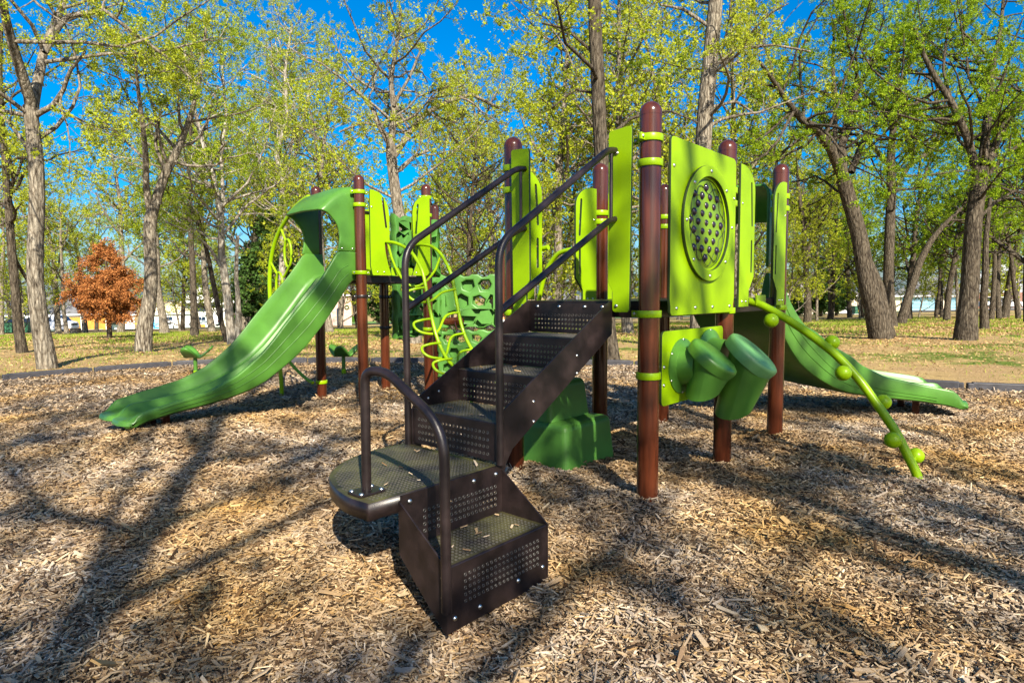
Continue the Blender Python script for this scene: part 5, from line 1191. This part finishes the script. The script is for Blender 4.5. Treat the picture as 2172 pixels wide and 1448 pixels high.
# grey-roofed house with orange doors
h = House(120, 100, 'white house with grey roof and orange wooden garage doors behind the white van'); k = h.m
h.body(-9, 6.8, 0, 8, 2.75, 'wall_grey'); h.hip(-9, 6.8, 0, 8, 2.75, 3.6, 'roof_grey')
for a, b in ((.1, 3.0), (3.4, 6.4)):
    dr = h.panel('garage_door', a, b, 0, 2.25, 'wood_door', frame='trim'); 
    mb = MB(); mb.box(h.W((a+b)/2, -.07, 1.1), (.04, .015, 1.1), (h.u, h.v, Z)); mb.build('groove', M['brown_trim'], dr)
h.panel('door', -3.2, -2.2, 0, 2.1, 'wood_door', frame='trim'); h.panel('window', -6.2, -4.4, .9, 2.1, 'glass', frame='trim'); h.panel('window', -1.6, -.6, .9, 2.1, 'glass', frame='trim'); h.panel('porch_post', -8.2, -7.4, 0, 2.6, 'trim', y=-.3, th=.3)
# white low house with dark gable
h = House(300, 108, 'low white house with a dark gabled roof behind the blue notice board'); h.gm = 'wall_cream'
h.body(-6.2, -1.2, 1, 8, 2.6, 'wall_white'); h.hip(-6.2, -1.2, 1, 8, 2.6, 1.6, 'roof_grey', 'side', .35); h.body(0.6, 8.0, 0, 8, 2.7, 'wall_white'); h.hip(.6, 8.0, 0, 8, 2.7, 1.9, 'roof_dark', 'front')
h.panel('garage_door', 2.2, 6.4, 0, 2.2, 'trim', frame='brown_trim', rows=4); h.panel('window', -4.8, -3.2, .9, 2.0, 'glass', y=1.0, frame='trim')
h = House(450, 125, 'two storey white house with steep gables behind the pale multi-stemmed tree'); h.gm = 'wall_white'
h.body(-5.2, 7.5, 0, 9, 5.2, 'wall_white'); h.hip(-5.2, 1.0, -1, 8, 5.2, 2.8, 'roof_dark', 'front'); h.hip(1.6, 7.4, -.6, 8, 4.8, 2.4, 'roof_dark', 'front'); h.panel('window', -3, -1.2, 3.2, 4.6, 'glass', frame='trim'); h.panel('window', 3.5, 5.2, 3.2, 4.4, 'glass', frame='trim'); h.panel('garage_door', 2.0, 6.8, 0, 2.3, 'wall_cream', frame='trim', rows=4); h.panel('door', -2.4, -1.4, 0, 2.1, 'wood_door', frame='trim')
# pink stone house with arched porch
h = House(706, 84, 'pink stone house with an arched entrance and a wreath, seen under the hooded slide'); h.gm = 'stone_pink'
h.body(-4.6, -.2, .6, 8, 3.4, 'wall_white'); h.body(-.2, 2.4, 0, 8, 4.2, 'stone_pink'); h.hip(-4.6, 2.4, .6, 8, 4.2, 2.2, 'roof_dark'); h.hip(-.2, 2.4, -.1, 6, 4.2, 1.5, 'roof_brown', 'front', .25)
mb = MB(); ar = [(.45, 0), (1.15, 0)]+[(.8+.35*math.cos(a), 2.1+.35*math.sin(a)) for a in np.linspace(0, math.pi, 12)]
V = [h.W(x, -.04, z) for x, z in ar]; mb.add(V, [tuple(range(len(V)))]); dr = mb.build('door', M['glass'], h.t, solid=.05)
mb = MB(); mb.tube([h.W(1.78+.24*math.cos(a), -.08, 2.45+.24*math.sin(a)) for a in np.linspace(0, 6.283, 20, endpoint=False)], .07, 8, close=True); mb.build('wreath', M['leaf_cedar'], h.t)
h.panel('window', -3.6, -1.6, .8, 2.4, 'glass', y=.6, frame='trim')
pk = h.W(.85, -.6, .0); mb = MB()
for a in range(8): mb.lathe(pk+np.array([.11*math.cos(a*.785), .11*math.sin(a*.785), 0]), Z, [(0, .05), (.08, .16), (.2, .19), (.32, .15), (.4, .04)], 8)
mb.tube([pk+Z*.38, pk+Z*.50], .03, 6); tag(mb.build('pumpkin', mat('pumpkin_orange', (.65, .22, .02), .5), None), 'orange pumpkin on the step of the pink stone house', 'pumpkin')
# cream bungalow
h = House(1715, 98, 'cream bungalow with taupe roof behind the cedar clump'); h.gm = 'wall_cream'
h.body(-6.5, 7.2, 0, 9, 2.9, 'wall_cream'); h.hip(-6.5, 7.2, 0, 9, 2.9, 2.6, 'roof_brown'); h.body(-6.3, -1.5, -2.5, 0, 3.3, 'wall_white'); h.hip(-6.3, -1.5, -2.5, 2, 3.3, 1.6, 'roof_brown')
for a, b in ((.2, 1.6), (2.6, 3.4)): h.panel('window', a, b, .8, 2.2, 'glass', frame='trim')
h.panel('door', 4.6, 5.5, 0, 2.1, 'trim'); h.panel('window', -4.6, -3.4, 1.0, 2.2, 'glass', y=-2.5, frame='trim')
h = House(1590, 104, 'pale tan house glimpsed behind the guard panels of the deck'); h.body(-5, 4, 0, 8, 2.9, 'wall_tan'); h.hip(-5, 4, 0, 8, 2.9, 2.4, 'roof_brown'); h.panel('window', -1, .8, .8, 2.2, 'glass', frame='trim'); h.panel('door', 2, 2.9, 0, 2.1, 'trim', frame='brown_trim')
# blue garage house
h = House(1975, 106, 'tan house with grey hip roof and two blue garage doors'); h.gm = 'wall_cream'
h.body(-5.6, 5.8, 0, 9, 2.65, 'wall_cream'); h.hip(-5.6, 5.8, 0, 9, 2.65, 3.4, 'roof_grey', ov=.6)
h.panel('garage_door', -4.2, .55, 0, 2.3, 'blue_door', frame='brown_trim', rows=4); h.panel('garage_door', 2.1, 4.2, 0, 2.3, 'blue_door', frame='brown_trim', rows=4)
# sided house on the far right
h = House(2150, 108, 'grey sided two storey house with a red brick ground floor behind the white pickup'); h.gm = 'wall_grey'
h.body(-6, 8, 0, 9, 2.9, 'brick_red'); h.body(-5.8, 7.8, .1, 8.8, 5.6, 'wall_grey', 2.9); h.hip(-5.8, 7.8, .1, 8.8, 5.6, 3.4, 'roof_grey', 'front'); h.panel('window', -3.6, -2.2, 3.6, 4.9, 'glass', y=.1, frame='trim'); h.panel('window', 2.0, 3.6, 3.6, 4.9, 'glass', y=.1, frame='trim'); h.panel('window', -4, -2, .9, 2.1, 'glass', frame='trim'); h.panel('porch_post', .4, .65, 0, 2.9, 'trim', y=-.5, th=.2); h.panel('porch_post', 4.4, 4.65, 0, 2.9, 'trim', y=-.5, th=.2); h.panel('door', 2.2, 3.1, 0, 2.1, 'trim')
h = House(1195, 112, 'grey shed-like house glimpsed through the deck opening above the steel stairs'); h.body(-4, 5, 0, 8, 3.0, 'wall_tan'); h.hip(-4, 5, 0, 8, 3.0, 2.2, 'roof_grey'); h.panel('window', .5, 2.2, .9, 2.3, 'glass', frame='trim'); h.panel('door', -2, -1.1, 0, 2.1, 'trim')

# ------------------------------------------------------------------ vehicles
def vehicle(px, Y, yaw, prof, wd, wins, wheels, label, cat, wr=.36, extra=None, kind='parked_car'):
    """prof: body outline (x along, z up); wins: window outlines; x runs to the front"""
    o = gz_t(px, Y)+Z*.22; t = thing(kind, o, label, cat); u = np.array([math.cos(yaw), math.sin(yaw), 0]); v = np.cross(Z, u); P = lambda x, y, z: o+u*x+v*y+Z*z
    pr = round_poly(prof, .12, 3); n = len(pr); mb = MB()
    def wy(z): return wd/2*(1-.16*max(0, (z-1.0)))
    L = [P(x, -wy(z), z) for x, z in pr]; Rr = [P(x, wy(z), z) for x, z in pr]
    mb.add(L+Rr, [tuple(range(n))[::-1], tuple(range(n, 2*n))]+[(i, (i+1) % n, n+(i+1) % n, n+i) for i in range(n)])
    bd = mb.build('body', M['white'], t, bevel=.03)
    for w in wins:
        for s in (-1, 1):
            mb = MB(); q = [P(x, s*(wy(z)+.012), z) for x, z in w]; mb.add(q, [tuple(range(len(q)))]); mb.build('side_window', M['glass'], t, solid=.012)
    for x in wheels:
        for s in (-1, 1):
            c = P(x, s*(wd/2-.12), wr); mb = MB(); mb.lathe(c-v*s*.02, v*s, [(0, wr*.8), (0, wr), (.16, wr), (.18, wr*.92), (.18, wr*.6)], 24); w_ = mb.build('wheel', M['tyre'], t)
            mb = MB(); mb.lathe(c+v*s*.15, v*s, [(0, wr*.62), (.025, wr*.6), (.03, wr*.3), (.015, .02)], 16); mb.build('rim', M['rim'], w_)
            mb = MB(); mb.tube([P(x+math.cos(a)*(wr+.06), s*(wd/2+.004), wr+math.sin(a)*(wr+.06)) for a in np.linspace(0, math.pi, 14)], .035, 6); mb.build('wheel_arch', M['black'], t)
    xf = max(p[0] for p in prof); xr = min(p[0] for p in prof)
    for s in (-1, 1):
        mb = MB(); mb.box(P(xf-.06, s*wd*.38, .82), (.07, .16, .09), (u, v, Z)); mb.build('headlight', M['rim'], t)
        mb = MB(); mb.box(P(xr+.04, s*wd*.42, .95), (.06, .07, .16), (u, v, Z)); mb.build('tail_light', M['redlamp'], t)
        mb = MB(); mb.box(P(extra['mirror'], s*(wd/2+.12), 1.15), (.06, .10, .08), (u, v, Z)); mb.build('mirror', M['black'], t, bevel=.02)
    mb = MB(); mb.box(P(xf+.01, 0, .78), (.04, wd*.30, .16), (u, v, Z)); mb.build('grille', M['black'], t)
    mb = MB(); mb.box(P(xf+.02, 0, .42), (.08, wd*.48, .10), (u, v, Z)); mb.build('bumper', M['rim'], t, bevel=.02)
    if extra.get('wind'):
        (xa, za), (xb, zb) = extra['wind']; mb = MB(); q = [P(xa+.02, -wy(za)*.9, za), P(xa+.02, wy(za)*.9, za), P(xb+.02, wy(zb)*.88, zb), P(xb+.02, -wy(zb)*.88, zb)]; mb.add(q, [(0, 1, 2, 3)]); mb.build('windscreen', M['glass'], t, solid=.02)
    return t
van = [(-2.75, .25), (-2.75, 1.1), (-2.66, 1.95), (-2.4, 2.05), (1.1, 2.05), (1.35, 1.95), (1.95, 1.25), (2.6, 1.08), (2.75, .8), (2.75, .25)]
vehicle(108, 82, .10, van, 2.0, [[(-2.3, 1.2), (-2.25, 1.75), (-1.3, 1.75), (-1.3, 1.2)], [(.45, 1.2), (.45, 1.75), (-.1, 1.75), (-.1, 1.2)], [(-.25, 1.2), (-.25, 1.75), (-.85, 1.75), (-.85, 1.2)], [(.75, 1.2), (.75, 1.75), (1.2, 1.75), (1.6, 1.2)]], (-1.75, 1.85), 'white passenger van parked on the street before the orange garage doors', 'van', extra={'mirror': 1.5, 'wind': ((1.36, 1.9), (1.93, 1.27))}, kind='parked_van')
pk_ = [(-2.9, .4), (-2.9, 1.08), (-.95, 1.08), (-.85, 1.75), (-.6, 1.85), (.55, 1.85), (.75, 1.78), (1.3, 1.15), (2.6, 1.05), (2.8, .9), (2.85, .4)]
pw = [[(-.75, 1.15), (-.7, 1.68), (-.1, 1.7), (-.1, 1.15)], [(.0, 1.15), (.0, 1.7), (.55, 1.68), (1.0, 1.15)]]
vehicle(352, 100, R(-62), pk_, 1.95, pw, (-1.75, 1.85), 'white pickup nosing towards the street beside the blue notice board', 'pickup', extra={'mirror': .95, 'wind': ((.77, 1.74), (1.28, 1.18))}, kind='pickup_truck')
vehicle(432, 108, R(175), pk_, 1.95, pw, (-1.75, 1.85), 'white pickup seen side-on behind the straight slim oak', 'pickup', extra={'mirror': .95, 'wind': ((.77, 1.74), (1.28, 1.18))}, kind='pickup_truck')
vehicle(2122, 92, R(-4), pk_, 2.0, pw, (-1.75, 1.85), 'white pickup parked before the brick house at the right border', 'pickup', extra={'mirror': .95, 'wind': ((.77, 1.74), (1.28, 1.18))}, wr=.42, kind='pickup_truck')

# ------------------------------------------------------------------ street-side things
b = gz_t(36, 72); t = thing('dumpster', b, 'green steel dumpster at the left border beside the street', 'dumpster')
mb = MB()
u = np.array([.98, .2, 0]); v = np.array([-.2, .98, 0])
mb.add([b+u*x+v*y+Z*z for x, y, z in ((-1.2, -.7, .12), (1.2, -.7, .12), (1.2, .8, .12), (-1.2, .8, .12), (-1.35, -.8, 1.25), (1.35, -.8, 1.25), (1.35, .85, 1.6), (-1.35, .85, 1.6))], [(0, 1, 5, 4), (1, 2, 6, 5), (2, 3, 7, 6), (3, 0, 4, 7), (3, 2, 1, 0)])
for x in (-.9, -.3, .3, .9): mb.box(b+u*x-v*.77+Z*.7, (.05, .06, .5), (u, v, Z))
bx = mb.build('bin', M['dump'], t)
mb = MB(); mb.add([b+u*x+v*y+Z*z for x, y, z in ((-1.42, -.88, 1.27), (1.42, -.88, 1.27), (1.42, .92, 1.64), (-1.42, .92, 1.64))], [(0, 1, 2, 3)]); mb.build('lid', M['black'], t, solid=.06)
b = gz_t(331, 84); t = thing('notice_board', b, 'white framed blue notice board standing by the street beside the leaning oak', 'sign')
u = np.array([1.0, 0, 0])
mb = MB(); mb.box(b+Z*.85, (.55, .05, .85), None); mb.build('board', M['white'], t, bevel=.01)
mb = MB(); mb.box(b+Z*.88-np.array([0, .056, 0]), (.47, .006, .72)); mb.build('blue_sheet', mat('bright_blue_print', (.03, .36, .62), .5), t)
mb = MB()
for r_, (w_, h_) in enumerate(((.34, .05), (.28, .05), (.36, .035), (.30, .035), (.38, .03), (.26, .06))): mb.box(b+Z*(1.45-r_*.2)-np.array([0, .064, 0]), (w_, .003, h_))
mb.build('print_line', M['sticker'], t)
b = gz_t(1819, 80); t = thing('utility_cabinet', b, 'dark green utility cabinet with a yellow warning sticker by the street', 'utility box')
mb = MB(); mb.box(b+Z*.55, (.55, .5, .55)); mb.build('cabinet', M['dump'], t, bevel=.04)
mb = MB(); mb.box(b+Z*.03, (.72, .66, .07)); mb.build('plinth', M['concrete'], t)
mb = MB(); mb.box(b+Z*.55-np.array([.08, .506, 0]), (.09, .006, .16)); mb.build('sticker', M['yellow'], t); mb = MB(); mb.box(b+Z*.58-np.array([-.22, .506, 0]), (.11, .006, .14)); mb.build('sticker', M['sticker'], t)
b = gz_t(1677, 86); t = thing('stone_mailbox', b, 'squat grey stone mailbox pillar before the cream bungalow', 'mailbox')
mb = MB(); mb.box(b+Z*.65, (.34, .34, .75)); mb.build('pillar', mat('grey_stone', (.30, .27, .25), .9, noise=.3, nscale=4), t, bevel=.02)
mb = MB(); mb.box(b+Z*1.44, (.40, .40, .05)); mb.build('cap', M['concrete'], t, bevel=.01); mb = MB(); mb.box(b+Z*1.1-np.array([0, .345, 0]), (.14, .01, .10)); mb.build('letter_door', M['black'], t)
b = gpx(161, 708); mb = MB(); mb.lathe(b, Z, [(-.1, .34), (.25, .36), (.42, .34), (.43, .30), (.44, .01)], 18); tag(mb.build('tree_stump', M['bark'], None), 'short sawn tree stump on the lawn before the white van', 'stump')
b1, b2 = gz_t(262, 92)+Z*1.0, gz_t(300, 94)+Z*1.0; mb = MB(); q = [b1*(1-s)+b2*s-Z*.12*math.sin(math.pi*s) for s in np.linspace(0, 1, 10)]
mb.grid([[p+Z*.05 for p in q], [p-Z*.05 for p in q]]); o = mb.build('barrier_tape', M['yellow'], None, solid=.01); tag(o, 'thin yellow barrier tape strung before the low white house', 'tape')
